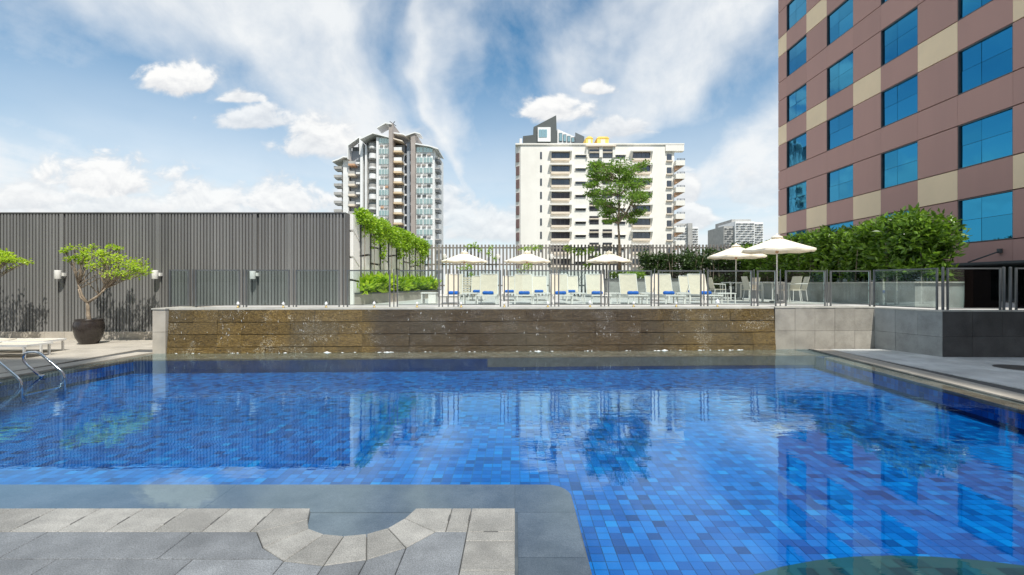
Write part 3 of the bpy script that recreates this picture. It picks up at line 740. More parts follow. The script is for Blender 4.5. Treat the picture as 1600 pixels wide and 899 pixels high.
# planter
pl = thing('planter', 'low curved stone planter at the foot of the cream trellis wall', 'planter', (-4.9, 20, DECK))
outl = [(-5.13, 15.3), (-5.02, 15.6), (-4.72, 17.5), (-4.35, 20), (-4.15, 22.5), (-4.1, 25), (-4.2, 27.0), (-5.13, 27.2)]
MB().prism(outl, DECK-.02, 1.44).build('planter_wall', M['deck_stone'], pl)
rimo = [(x+.04, y) for x, y in outl[:-1]]+[outl[-1]]
MB().prism(rimo, 1.442, 1.49).build('planter_rim', M['charcoal'], pl)
fe = thing('fern_bed', 'bright green bird-nest ferns filling the curved planter', 'ferns', (-4.7, 20, 1.49))
fb = MB(); r4 = random.Random(9)
for i in range(60):
    t_ = (i+r4.random())/60; y = 15.9+t_*10.8; xo = [p for p in outl[1:-1]]
    # width of bed here
    xr = np.interp(y, [p[1] for p in outl[:-1]], [p[0] for p in outl[:-1]]); x = r4.uniform(-5.0, xr-.02); 
    nb = 13; hh = r4.uniform(.35, .6)
    for k in range(nb):
        a = 2*math.pi*k/nb+r4.random(); L_ = hh*r4.uniform(.7, 1.15); lean = r4.uniform(.35, .9)
        d = Vector((math.cos(a), math.sin(a), 0)); sdv = Vector((-d.y, d.x, 0))*L_*.2
        p0 = Vector((x, y, 1.47)); p1 = p0+d*L_*.35*lean+Vector((0, 0, L_*.6)); p2 = p0+d*L_*.8*lean+Vector((0, 0, L_*.95)); p3 = p0+d*L_*1.1*lean+Vector((0, 0, L_*.9))
        fb.add([p0-sdv*.3, p0+sdv*.3, p1+sdv, p1-sdv, p2+sdv*.9, p2-sdv*.9, p3], [(0, 1, 2, 3), (3, 2, 4, 5), (5, 4, 6)])
fb.build('fronds', M['leaf_bright'], fe)
fcl = []
for i in range(70):
    y = 15.9+11*i/69; xr = float(np.interp(y, [p[1] for p in outl[:-1]], [p[0] for p in outl[:-1]]))
    fcl.append((r4.uniform(-4.98, xr-.05), y, 1.66+r4.uniform(-.05, .16), .2, .25, .26, 36))
leaves(fcl, .26, 77, .42, up=.7).build('foliage', M['leaf_lime'], fe)
# ================================================================ GLASS FENCE
def fence(name, label, runs, zt=2.165, zb=DECK+.02, thick=.025):
    o = thing(name, label, 'glass fence', (runs[0][0][0], runs[0][0][1], zb))
    for (a, b) in runs:
        a = Vector(a); b = Vector(b); d = (b-a); L_ = d.length; d.normalize(); n = Vector((-d.y, d.x))
        def q(s0, s1, t0, t1): return [tuple(a+d*s0+n*t0), tuple(a+d*s1+n*t0), tuple(a+d*s1+n*t1), tuple(a+d*s0+n*t1)]
        for s in (0, L_-.034): MB().prism(q(s, s+.034, -.02, .02), zb-.03, zt).build('post', M['post'], o)
        MB().prism(q(.047, L_-.047, -.02, .02), zt-.035, zt-.001).build('top_rail', M['post'], o)
        MB().prism(q(.047, L_-.047, -.015, .015), zb+.03, zb+.05).build('bottom_rail', M['post'], o)
        MB().prism(q(.05, L_-.05, -.005, .005), zb+.052, zt-.037).build('glass_pane', M['fence_glass'], o)
    return o
YG = 13.75
def fx(px): Y = YG+.045*(X_(px, YG)); return (X_(px, Y), Y)
fr_ = [(264.5, 295.5), (305, 375), (384, 452.5), (462, 531), (542, 610), (620, 687), (715, 783), (793, 862), (872, 940), (950, 1018.5), (1028, 1096), (1105, 1175), (1183, 1213), (1227, 1290), (1297, 1360)]
MBp = fence('glass_fence', 'long framed glass fence along the top of the brown cascade', [(fx(a), fx(b)) for a, b in fr_])
# intermediate round poles between panels
for px in (300, 379.5, 457.5, 536.5, 615, 691, 700, 709, 788, 867, 945, 1023, 1100.5, 1179, 1220, 1293.5):
    c = fx(px); MB().lathe([(.016, DECK), (.016, 2.18), (.008, 2.19)], 10, (c[0], c[1]+.03, 0)).build('pole', M['post'], MBp)
fence('glass_fence', 'single angled glass panel above the shaded grey wall, running towards the viewer', [((9.9, 13.35), (10.30, 11.78))], 2.16)
rf_ = fence('glass_fence', 'dark glass panels above the near-black wall at the right edge', [((10.47, 11.72), (11.72, 11.66)), ((12.05, 11.64), (13.3, 11.58))], 2.16)
for c in ((10.39, 11.74), (11.80, 11.67), (11.95, 11.66)): MB().lathe([(.03, DECK), (.03, 2.17), (.012, 2.18)], 10, (c[0], c[1], 0)).build('pole', M['post'], rf_)

# ================================================================ PARASOLS
def parasol(px, Y, label, w_=1.2, top=3.42, rim=2.96, rz=0.):
    o = thing('parasol', label, 'parasol', (X_(px, Y), Y, DECK), R(rz), 'cream parasols on the upper deck')
    zb = DECK
    MB().lathe([(.24, 0), (.24, .06), (.05, .08), (.04, .3)], 20).local('base', M['post'], o)
    MB().tube([(0, 0, .05), (0, 0, top-zb-.03)], .024, 10).local('pole', M['white_paint'], o, True)
    q = MB(); nseg = 8; ns = 6
    # canopy: eight sagging gores, square-ish outline
    ring = []
    for r_ in range(ns+1):
        t_ = r_/ns; row = []
        for i in range(32):
            a = 2*math.pi*i/32; c_, s_ = math.cos(a), math.sin(a)
            rad = w_*t_*math.cos(R(22.5))/math.cos(math.radians((360*i/32) % 45-22.5))
            rib = abs(((i/4+.5) % 1)-.5)*2  # 0 on rib
            z = (top-zb)-(top-rim)*(t_**.92)-.035*rib*t_
            row.append((rad*c_, rad*s_, z))
        ring.append(row)
    v = [(0, 0, top-zb)]+[p for row in ring[1:] for p in row]
    f = [(0, 1+i, 1+(i+1) % 32) for i in range(32)]
    for r_ in range(ns-1):
        for i in range(32): j = (i+1) % 32; f.append((1+r_*32+i, 1+(r_+1)*32+i, 1+(r_+1)*32+j, 1+r_*32+j))
    q.add(v, f)
    cvv = q.local('canopy', M['cream_canvas'], o, True)
    # hanging valance
    va = MB(); last = ring[ns]
    va.add([p for p in last]+[(p[0], p[1], p[2]-.06) for p in last], [(i, 32+i, 32+(i+1) % 32, (i+1) % 32) for i in range(32)])
    va.local('valance', M['cream_canvas'], o)
    MB().lathe([(.2, -.06), (.17, .0), (.03, .05), (.012, .11)], 12, (0, 0, top-zb)).local('cap', M['cream_canvas'], o, True)
    for i in range(8):
        a = R(45*i); e = w_*.98
        MB().tube([(0, 0, top-zb-.06), (e*math.cos(a), e*math.sin(a), rim-zb-.02)], .010, 5).local('rib', M['white_paint'], o)
    MB().lathe([(.05, -.04), (.05, .04)], 10, (0, 0, rim-zb-.08)).local('hub', M['terracotta'], o)
    return o
parasol(725.5, 24.8, 'leftmost cream parasol on the upper deck', rz=6)
parasol(823.5, 24.8, 'cream parasol in front of the white apartment block\'s left half, second from left', rz=-4)
parasol(951.5, 24.8, 'cream parasol left of the slender tree trunk, third from left', rz=3)
parasol(1150, 20.6, 'cream parasol over the dining set, partly overlapped by the rightmost one', rz=5)
parasol(1214, 16.8, 'nearest and rightmost cream parasol, against the hotel hedge', rz=0)

# ================================================================ LOUNGERS
def lounger(x, y, z, label, ang=68, rz=0., grp='cream sling loungers on the upper deck', W=.6, seatz=.29):
    o = thing('sun_lounger', label, 'sun lounger', (x, y, z), R(rz), grp)
    h = W/2
    for sx in (-1, 1):
        for yy_ in (.08, 1.75): MB().box(sx*h-.02, sx*h+.02, yy_-.02, yy_+.02, 0, seatz-.03).local('leg', M['white_paint'], o)
    fm = MB()
    for sx in (-1, 1): fm.box(sx*h-.022, sx*h+.022, 0, 1.95, seatz-.029, seatz+.018)
    fm.box(-h+.023, h-.023, 0, .04, seatz-.028, seatz+.017); fm.box(-h+.023, h-.023, 1.91, 1.95, seatz-.028, seatz+.017)
    fm.local('frame', M['white_paint'], o)
    s = MB()
    n = 6; vs = []
    for i in range(n+1):
        yy_ = .045+(1.2-.045)*i/n
        for j in range(5): xx = (-1+j/2)*(h-.024); vs.append((xx, yy_, seatz+.012-.02*(1-(xx/h)**2)))
    s.add(vs, [(i*5+j, i*5+j+1, (i+1)*5+j+1, (i+1)*5+j) for i in range(n) for j in range(4)])
    s.local('seat', M['cream_sling'], o, True)
    c_, s_ = math.cos(R(ang)), math.sin(R(ang)); Lb = .74
    bk = MB(); vs = []
    for i in range(n+1):
        t_ = Lb*i/n
        for j in range(5):
            xx = (-1+j/2)*(h-.005); sag = .02*(1-(xx/h)**2)
            vs.append((xx, 1.22+t_*c_+sag*s_, seatz+.02+t_*s_-sag*c_))
    bk.add(vs, [(i*5+j, i*5+j+1, (i+1)*5+j+1, (i+1)*5+j) for i in range(n) for j in range(4)])
    back = bk.local('backrest', M['cream_sling'], o, True)
    bf = MB()
    for sx in (-1, 1): bf.tube([(sx*h*1.0, 1.23, seatz+.0), (sx*h, 1.23+Lb*c_+.01, seatz+.02+Lb*s_)], .016, 6)
    bf.tube([(-h, 1.23+Lb*c_, seatz+.02+Lb*s_), (h, 1.23+Lb*c_, seatz+.02+Lb*s_)], .016, 6)
    bf.tube([(-h*.8, 1.3+Lb*c_*.6, seatz+Lb*s_*.6), (-h*.8, 1.8, seatz)], .012, 6); bf.tube([(h*.8, 1.3+Lb*c_*.6, seatz+Lb*s_*.6), (h*.8, 1.8, seatz)], .012, 6)
    bf.local('back_frame', M['white_paint'], o)
    return o
def towel(x, y, z, label, w_=.36, rz=0.):
    q = MB(); prf = []
    n = 10
    for i in range(n+1):
        a = i/n; r_ = .058*(1-(abs(a-.5)*2)**8*.35)*(1+.05*math.sin(9*a)); prf.append((r_, -w_/2+w_*a))
    q.lathe(prf, 14); q.xf(Matrix.Rotation(R(90), 4, 'Y'))
    # spiral end
    q.xf(Matrix.Rotation(R(rz), 4, 'Z')); 
    o = q.local('rolled_towel', M['towel'], None, True); o.location = (x, y, z+.056)
    return tag(o, label, 'towel', 'blue rolled towels on the loungers')
YR = 15.55
def L1(px_back, label, tl=None, row=0, rz=0, txp=None):
    yb_ = YR if row == 0 else 19.3
    Yb = yb_+1.35; x = X_(px_back, Yb)
    lounger(x, yb_, DECK, label, rz=rz)
    if tl:
        Yt = yb_+.22; xt = X_(txp, Yt) if txp else x
        a = R(rz); towel(max(x-.16, min(x+.16, xt)), Yt, DECK+.305, tl)
G0 = 'lounger'
L1(709, 'cream lounger farthest left, partly hidden by fence poles', 'blue rolled towel on the farthest left lounger', txp=709)
L1(764, 'cream lounger under the gap between the two left parasols, overlapping another', 'blue rolled towel on the lounger right of the leftmost parasol', txp=762.5)
L1(818, 'cream lounger in the middle of the trio below the second parasol', 'blue rolled towel on the middle lounger of the trio below the second parasol', txp=819)
L1(873.5, 'cream front lounger of the overlapping pair right of the second parasol', 'plump blue rolled towel on the overlapping pair right of the second parasol', txp=876)
L1(929.5, 'cream lounger just left of the middle parasol pole', 'blue rolled towel left of the middle parasol pole', txp=933)
L1(982, 'cream lounger in front of the low boxed shrubs', 'blue rolled towel in front of the low boxed shrubs', txp=989)
L1(1036, 'cream lounger in front of the long dark hedge, overlapping one behind', 'blue rolled towel in front of the long dark hedge', txp=1044)
L1(1090, 'rightmost cream lounger, beside the dining set', 'blue rolled towel on the rightmost lounger', txp=1102)
L1(748, 'cream lounger of the second row behind the leftmost visible pair', 'dark blue rolled towel half hidden in the second row left', 1, txp=746)
L1(797, 'second-row lounger left of the trio below the second parasol', 'small blue towel in the second row, left of the trio', 1, txp=796)
L1(843, 'second-row lounger right of the trio below the second parasol', 'small blue towel in the second row, right of the trio', 1, txp=842)
L1(892, 'second-row lounger right of the overlapping pair', 'blue towel behind the side table right of the second parasol', 1, txp=892)
L1(1020, 'second-row lounger peeping out left of the long dark hedge', None, 1)
L1(1073, 'second-row lounger near the right end of the row', 'small blue towel in the second row near the right end', 1, txp=1076)

def side_table(px, Y, label, s=.46, h=.36, z=DECK, x=None, y=None):
    o = thing('side_table', label, 'side table', (X_(px, Y) if x is None else x, Y, z), 0, 'small white side tables between the loungers')
    MB().cbox(-s/2, s/2, -s/2, s/2, h-.03, h, .004).local('tabletop', M['white_paint'], o)
    for a in (-1, 1):
        for b in (-1, 1): MB().box(a*(s/2-.03)-.015, a*(s/2-.03)+.015, b*(s/2-.03)-.015, b*(s/2-.03)+.015, 0, h-.031).local('leg', M['white_paint'], o)
    return o
side_table(735, 16.0, 'white side table between the two leftmost loungers')
side_table(849, 16.0, 'white side table right of the trio of loungers')
side_table(903, 16.0, 'white side table between the overlapping pair and the middle lounger')
side_table(957, 16.1, 'white side table under the middle parasol')
side_table(1010, 16.1, 'white side table left of the dark hedge loungers')
side_table(1065, 16.1, 'white side table between the two rightmost loungers')
side_table(1130, 15.9, 'wide white side table right of the last lounger', s=.6)
# cream box bench at the planter
bb = thing('box_table', 'cream panelled box table beside the curved planter', 'table', (X_(672, 16.4), 16.4, DECK))
MB().cbox(-.27, .25, -.25, .25, .33, .37, .004).local('tabletop', M['white_paint'], bb)
MB().box(-.02, .23, -.23, .23, 0, .329).local('panel', M['panel_cream'], bb); MB().box(-.26, -.22, -.23, .23, 0, .329).local('leg', M['white_paint'], bb)
# louvred folding chair behind
lc = thing('slatted_chair', 'cream slatted upright chair left of the overlapping loungers', 'chair', (X_(728, 21), 21, DECK))
for k in range(7): MB().box(-.27, .27, -.012+.03*k, .012+.03*k, .28+.1*k, .35+.1*k).local('slat', M['cream_sling'], lc)
for a in (-1, 1): MB().tube([(a*.29, -.04, .0), (a*.29, .21, 1.02)], .02, 6).local('side_frame', M['white_paint'], lc); MB().tube([(a*.27, .3, 0), (a*.27, .08, .6)], .018, 6).local('leg', M['white_paint'], lc)

def chair(x, y, rz, label, z=DECK):
    o = thing('dining_chair', label, 'chair', (x, y, z), R(rz), 'cream dining chairs under the two right parasols')
    for a in (-1, 1):
        MB().tube([(a*.25, -.24, 0), (a*.25, -.23, .44), (a*.25, -.22, .64)], .016, 6).local('leg', M['white_paint'], o)
        MB().tube([(a*.25, .26, 0), (a*.25, .2, .44)], .016, 6).local('leg', M['white_paint'], o)
        MB().tube([(a*.25, -.22, .64), (a*.25, .1, .66), (a*.25, .26, .66)], .017, 6).local('armrest', M['white_paint'], o)
    MB().box(-.25, .25, -.24, .22, .42, .445).local('seat', M['cream_sling'], o)
    MB().add([(-.24, .21, .46), (.24, .21, .46), (.23, .33, .93), (-.23, .33, .93), (-.24, .225, .46), (.24, .225, .46), (.23, .345, .93), (-.23, .345, .93)],
             [(0, 1, 2, 3), (7, 6, 5, 4), (3, 2, 6, 7), (0, 3, 7, 4), (1, 5, 6, 2), (0, 4, 5, 1)]).local('backrest', M['cream_sling'], o)
def dtable(x, y, label):
    o = thing('dining_table', label, 'table', (x, y, DECK), 0, 'white dining tables under the right parasols')
    MB().cbox(-.45, .45, -.45, .45, .70, .735, .005).local('tabletop', M['white_paint'], o)
    for a in (-1, 1):
        for b in (-1, 1): MB().box(a*.4-.02, a*.4+.02, b*.4-.02, b*.4+.02, 0, .699).local('leg', M['white_paint'], o)
xa = X_(1150, 20.6); dtable(xa, 20.6, 'white dining table round the pole of the partly overlapped parasol')
chair(X_(1121, 20.3), 20.3, 90, 'dining chair at the left of the far dining table')
chair(X_(1171, 20.3), 20.3, -75, 'dining chair at the right of the far dining table')
xb = X_(1206, 17.6); dtable(X_(1199, 17.9), 17.9, 'white dining table beneath the rightmost parasol')
chair(X_(1177, 17.6), 17.6, 90, 'dining chair left of the near dining table')
chair(X_(1233, 17.3), 17.3, -80, 'dining chair right of the near dining table, nearest the hedge')
chair(X_(1246, 18.4), 18.4, -100, 'dining chair farther back beside the hedge planter')

# loungers on the left deck, side on
lounger(-11.75, 12.35, .03, 'farther cream lounger on the sunlit left deck, its foot towards the pool', ang=0.5, rz=92, grp='cream loungers on the left deck', seatz=.3)
lounger(-11.35, 11.55, .03, 'nearer cream lounger on the left deck at the picture edge, behind the ladder', ang=0.5, rz=90, grp='cream loungers on the left deck', seatz=.3)

# pool ladder
ld_ = thing('pool_ladder', 'chrome pool ladder with two arched handrails at the left pool edge', 'pool ladder', (-9.0, 8.75, 0))
for Y in (8.42, 9.12):
    xe = -8.93 if Y > 9 else -9.02
    MB().tube([(xe-.0, Y, .0), (xe-.27, Y, .22), (xe-.34, Y, .31), (xe-.36, Y, .39), (xe-.33, Y, .455), (xe-.25, Y, .475), (xe-.12, Y, .478), (xe-.05, Y, .46), (xe+.0, Y, .42), (xe+.34, Y, .14), (xe+.40, Y, .07), (xe+.42, Y, -.02), (xe+.42, Y, -.9)], .023, 12).build('handrail', M['chrome'], ld_, True)
    MB().lathe([(.05, .03), (.05, .045), (.03, .05)], 14, (xe-.0, Y, 0)).build('flange', M['chrome'], ld_)
for z in (-.18, -.45, -.72): MB().box(-8.62, -8.54, 8.42, 9.12, z-.012, z+.012).build('tread', M['chrome'], ld_)

# ================================================================ POTTED TREES
def tree(o, trunk_pts, r0, r1, cl, leafsize, leafm, seed, forks=None, shape=.45, droop=0., br=.02):
    rr = random.Random(seed); tb = MB(); tb.tube(trunk_pts, r0, 10, r1)
    br_ = MB(); fk = forks or [trunk_pts[-1]]
    for (cx_, cy_, cz_, rx, ry, rz, n) in cl:
        c = Vector((cx_, cy_, cz_-rz*.5)); f = min(fk, key=lambda q: (Vector(q)-c).length+rr.random()*.4); f = Vector(f)
        m1 = f.lerp(c, .35)+Vector((rr.uniform(-.07, .07), rr.uniform(-.07, .07), rr.uniform(.0, .15)))*(c-f).length
        m2 = f.lerp(c, .7)+Vector((rr.uniform(-.07, .07), rr.uniform(-.07, .07), rr.uniform(.0, .1)))*(c-f).length
        br_.tube([f, m1, m2, c], br, 6, br*.35)
        for k in range(5):
            e = c+Vector((rr.uniform(-rx, rx)*.85, rr.uniform(-ry, ry)*.85, rr.uniform(-.2, .9)*rz)); br_.tube([m2.lerp(c, rr.random()), (c+e)/2+Vector((0, 0, .03)), e], br*.38, 5, br*.12)
    tb.build('trunk', M['bark'], o, True); br_.build('branches', M['bark'], o, True)
    leaves(cl, leafsize, seed, shape, droop=droop).build('crown', leafm, o)
def pot(x, y, label, r=.36, h=.72):
    o = thing('plant_pot', label, 'plant pot', (x, y, .03))
    pf = [(.0, .0), (.24, .0), (.27, .02), (.38, .2), (.435, .4), (.445, .52), (.42, .63), (.39, .68), (.40, .70), (.40, .72), (.36, .72), (.345, .66)]
    MB().lathe([(a*r/.44, b*h/.72) for a, b in pf], 32, cap=False).local('bowl', M['pot'], o, True)
    MB().lathe([(.001, .64), (.35*r/.44, .64)], 24, cap=False).local('soil', M['soil'], o)
    return o
def potted(x, y, label, plabel, seed, pts, dens=1.):
    pot(x, y, plabel)
    o = thing('potted_tree', label, 'small tree', (x, y, .66), 0, 'lime-leaved small trees in dark pots')
    rr = random.Random(seed); cl = []; pxc = pts[len(pts)//2][0]
    for (px, py, rx, rz) in pts:
        for k in range(3):
            cl.append((X_(pxc+(px-pxc)*.9, y)+rr.uniform(-.06, .06), y+rr.uniform(-.35, .4), Z_(py, y)+rr.uniform(-.05, .05), rx*.78, rx*.8, rz*1.25, int(40*dens)))
    bx = x
    tp = [(bx+.05, y, .6), (bx-.02, y, .85), (bx-.06, y+.03, 1.05), (bx-.04, y, 1.22)]
    fk = [(bx-.04, y, 1.22), (bx-.3, y, 1.62), (bx+.25, y+.05, 1.45), (bx-.22, y-.1, 1.75), (bx+.5, y, 1.65)]
    mb = MB()
    for f in fk[1:]: mb.tube([fk[0], ((fk[0][0]*.4+f[0]*.6)-.05, y, (fk[0][2]*.6+f[2]*.4)), f], .035, 7, .022)
    for q in range(12):
        f = Vector(rr.choice(fk[1:])); e = Vector((bx+rr.uniform(-.6, 1.2), y+rr.uniform(-.2, .2), rr.uniform(2., 2.35))); mb.tube([f, f.lerp(e, .5)+Vector((rr.uniform(-.08, .08), 0, rr.uniform(-.1, .1))), e], .016, 6, .006)
    mb.build('limbs', M['bark'], o, True)
    tree(o, tp, .062, .04, cl, .075, M['leaf_lime'], seed, fk, .6, br=.016)
potted(X_(139, 14.05), 14.05, 'windswept lime-leaved tree with bare twisted stems in a dark pot', 'dark glazed round pot holding the windswept lime-leaved tree', 4,
       [(108, 392, .12, .06), (122, 386, .2, .07), (135, 398, .22, .08), (112, 408, .14, .05), (150, 395, .18, .07), (160, 405, .3, .1), (178, 402, .3, .1), (192, 415, .3, .12), (205, 410, .26, .1), (214, 424, .22, .1), (222, 418, .16, .08), (184, 426, .28, .09), (150, 415, .24, .08), (200, 430, .22, .06), (118, 402, .1, .05), (170, 388, .14, .05)])
potted(X_(-52, 14.05), 14.05, 'second lime-leaved tree cut by the left edge of the picture, in front of its shadow', 'dark round pot of the tree at the left picture edge', 8,
       [(-60, 398, .3, .1), (-40, 400, .3, .1), (-20, 395, .3, .1), (0, 405, .26, .1), (10, 402, .22, .08), (20, 408, .24, .06), (32, 408, .16, .04), (-5, 414, .3, .1), (-35, 415, .3, .1), (4, 396, .12, .06)])

# central slender tree
YT = 25.0
ct = thing('tree', 'slender tree with tiered green crown in front of the white apartment block', 'tree', (X_(968, YT), YT, DECK+.9))
tp = [P(969, 445, YT), P(968, 415, YT), P(968, 390, YT), P(967, 365, YT), P(966, 350, YT)]
fk = [P(966, 350, YT), P(962, 330, YT), P(972, 330, YT), P(965, 305, YT), P(985, 320, YT), P(968, 285, YT)]
cl = []; rr = random.Random(11)
tiers = [(962, 262, 34, 12), (925, 262, 12, 5), (940, 278, 28, 9), (985, 268, 24, 9), (1000, 258, 12, 6), (925, 290, 14, 6), (950, 300, 34, 12), (985, 292, 26, 12), (1003, 288, 12, 8), (935, 316, 16, 8), (962, 322, 30, 12), (990, 312, 24, 12), (1006, 308, 10, 9),
         (945, 333, 14, 6), (978, 334, 22, 8), (1000, 330, 12, 9), (955, 345, 10, 3), (990, 345, 8, 4), (935, 256, 10, 4), (975, 280, 22, 10), (925, 303, 10, 4), (930, 272, 12, 5)]
for (px, py, rx, rz) in tiers:
    for k in range(4):
        Yk = YT+rr.uniform(-1.5, 1.5)*rx/30
        cl.append((X_(px+rr.uniform(-.45, .45)*rx, YT), Yk, Z_(py+rr.uniform(-.5, .5)*rz, YT), rx*.019+.10, rx*.024+.12, rz*.012+.03, int(14+rx*6.5)))
tree(ct, tp, .085, .05, cl, .12, M['leaf_tree'], 21, fk, .5, droop=.15, br=.028)
q = MB()
for f in fk[1:]: q.tube([fk[0], Vector(fk[0]).lerp(Vector(f), .5)+Vector((.05, 0, 0)), f], .045, 7, .03)
q.tube([fk[0], P(957, 335, YT), P(950, 318, YT)], .04, 7, .02)
q.build('limbs', M['bark'], ct, True)

# box planter with shrubs under the tree
bp = thing('box_planter', 'long grey box planter with dark rim beneath the slender tree', 'planter', (6.3, 24.5, DECK))
MB().box(4.6, 8.6, 24.1, 25.4, DECK-.02, 1.98).build('planter_wall', M['grey_wall'], bp); MB().box(4.55, 8.65, 24.05, 25.45, 1.982, 2.06).build('planter_rim', M['charcoal'], bp)
sb = thing('shrub', 'low bright green shrubs in the box planter beneath the slender tree', 'shrub', (5.8, 24.6, 2.05))
leaves([(4.95+i*.19, 24.5+rr.uniform(-.2, .2), 2.2+rr.uniform(-.03, .08), .2, .25, .2, 110) for i in range(9)], .12, 31, .4, up=.4).build('foliage', M['leaf_bright'], sb)
# small dark stone figure on the deck
# hedges
def hedge(name, label, boxes, n, size, m, seed, base, core=True):
    """boxes: (x0,x1,y0,y1,z0,z1); leaves near the skin of an uneven mass"""
    r = np.random.default_rng(seed); o = thing(name, label, 'hedge', base)
    cl = []
    for (x0, x1, y0, y1, z0, z1) in boxes:
        k = 0
        vol = max(1, int((x1-x0)*(y1-y0)*(z1-z0)*n))
        for i in range(vol):
            px_, py_, pz_ = r.uniform(x0, x1), r.uniform(y0, y1), r.uniform(z0, z1)
            cl.append((px_, py_, pz_+r.normal()*.06, .32*r.uniform(.7, 1.25), .32*r.uniform(.7, 1.25), .28*r.uniform(.7, 1.2), 75))
    leaves(cl, size, seed, .42, up=.25).build('foliage', m, o)
    s = MB(); rr_ = random.Random(seed)
    for (x0, x1, y0, y1, z0, z1) in boxes:
        for i in range(int((y1-y0+x1-x0)*3)):
            x = rr_.uniform(x0, x1); y = rr_.uniform(y0, y1); s.tube([(x, y, z0-.2), (x+rr_.uniform(-.1, .1), y, (z0+z1)/2), (x+rr_.uniform(-.2, .2), y+rr_.uniform(-.2, .2), z1)], .022, 5, .008)
    s.build('stems', M['bark'], o)
    return o
hb = []
for k in range(8):
    y0 = 14.4+k*1.35; hb.append((11.85, 13.3, y0, y0+1.35, 2.05, [3.86, 3.78, 3.7, 3.82, 3.72, 3.78, 3.7, 3.76][k]))
hedge('hedge', 'big glossy green hedge rising in front of the mauve hotel', hb, 24, .19, M['leaf_hedge'], 41, (12.6, 19.5, 1.86))
hedge('hedge', 'long dark hedge in front of the far slatted fence', [(6.9, 9.0, 25.6, 26.6, 1.9, 3.4), (9.0, 11.4, 25.4, 26.4, 1.9, 3.5), (11.4, 13.6, 25.2, 26.2, 1.9, 3.75), (7.6, 11.2, 25.5, 26.2, 1.2, 2.0)], 24, .16, M['leaf_dark'], 42, (9.8, 26, DECK))
# hedge planter
hp = thing('hedge_planter', 'dark raised planter with a pale thin ledge carrying the big hedge', 'planter', (12.9, 19.5, DECK))
MB().box(11.5, 13.7, 13.9, 25.1, DECK-.02, 1.80).build('planter_wall', M['grey_wall'], hp); MB().box(11.44, 13.76, 13.84, 25.16, 1.802, 1.835).build('ledge', M['coping'], hp)
MB().box(11.56, 13.64, 13.96, 25.04, 1.836, 1.85).build('soil', M['soil'], hp)
dp = thing('hedge_planter', 'dark planter kerb under the long dark hedge at the far fence', 'planter', (10, 26, DECK))
MB().box(8.9, 14, 25.2, 26.9, DECK-.02, 1.5).build('planter_wall', M['charcoal'], dp)

# climbers on the far fence
def climber(label, spots, seed):
    o = thing('climbing_plant', label, 'climbing plant', (X_(spots[0][0], YF-.2), YF-.2, DECK), 0, 'lime climbers on the far slatted fence')
    r = random.Random(seed); cl = []; s = MB()
    for (px, py, rx, rz) in spots:
        cl.append((X_(px, YF-.15), YF-.15-r.random()*.2, Z_(py, YF), rx*.036, .16, rz*.036, int(14+rx*rz*1.1)))
        s.tube([(X_(spots[0][0], YF), YF-.12, DECK), (X_((px+spots[0][0])/2, YF)+r.uniform(-.1, .1), YF-.15, (DECK+Z_(py, YF))/2), P(px, py, YF-.12)], .014, 5, .006)
    leaves(cl, .13, seed, .55).build('foliage', M['leaf_bright'], o); s.build('stem', M['bark'], o)
climber('lime climber on the far fence around the leftmost parasol', [(741, 384, 7, 4), (733, 386, 5, 3), (750, 391, 3, 4), (765, 396, 4, 7), (773, 405, 3, 4), (732, 418, 8, 5), (722, 420, 7, 2), (736, 430, 4, 5), (768, 388, 3, 3)], 51)
climber('lime climber on the far fence above the second parasol', [(820, 391, 9, 3), (832, 388, 9, 4), (843, 387, 5, 3), (824, 417, 8, 5), (815, 422, 6, 2), (830, 410, 5, 3)], 52)
climber('widest lime climber on the far fence, left of the middle parasol', [(893, 392, 9, 4), (905, 394, 11, 6), (918, 393, 9, 5), (925, 390, 6, 4), (932, 400, 5, 4), (922, 410, 4, 7), (915, 417, 4, 4), (885, 388, 6, 3)], 53)
# ================================================================ HOTEL (mauve block at the right)
HX = 18.5
ho = thing('hotel_building', 'mauve panelled hotel block with tan squares and large blue mirrored windows', 'hotel', (HX, 20, -30))
pit = 4.245; wwd = 2.245; z_w0, z_w1, fp = 3.457, 5.275, 3.105
yA = 30.70                                   # near edge of the first window bay (wide side at yA+wwd)
MB().box(HX+.135, 42, 2.0, 33.98, -30, 31.5).build('building_core', M['soffit'], ho)
MB().box(HX+.2, 42, -44, -14.5, -.2, 47).build('shade_wing', M['mauve'], ho)  # unseen wing added behind the viewer, sized to shade the right deck
bays = []
k = 0
while yA-k*pit > 1: bays.append((yA-k*pit, yA-k*pit+wwd)); k += 1
piers = [(bays[0][1], 33.98)]+[(bays[i+1][1], bays[i][0]) for i in range(len(bays)-1)]
g2 = .022
def panel(y0, y1, z0, z1, m): MB().box(HX, HX+.11, y0+.004, y1-.004, z0+g2, z1-g2).build('wall_panel', m, ho)
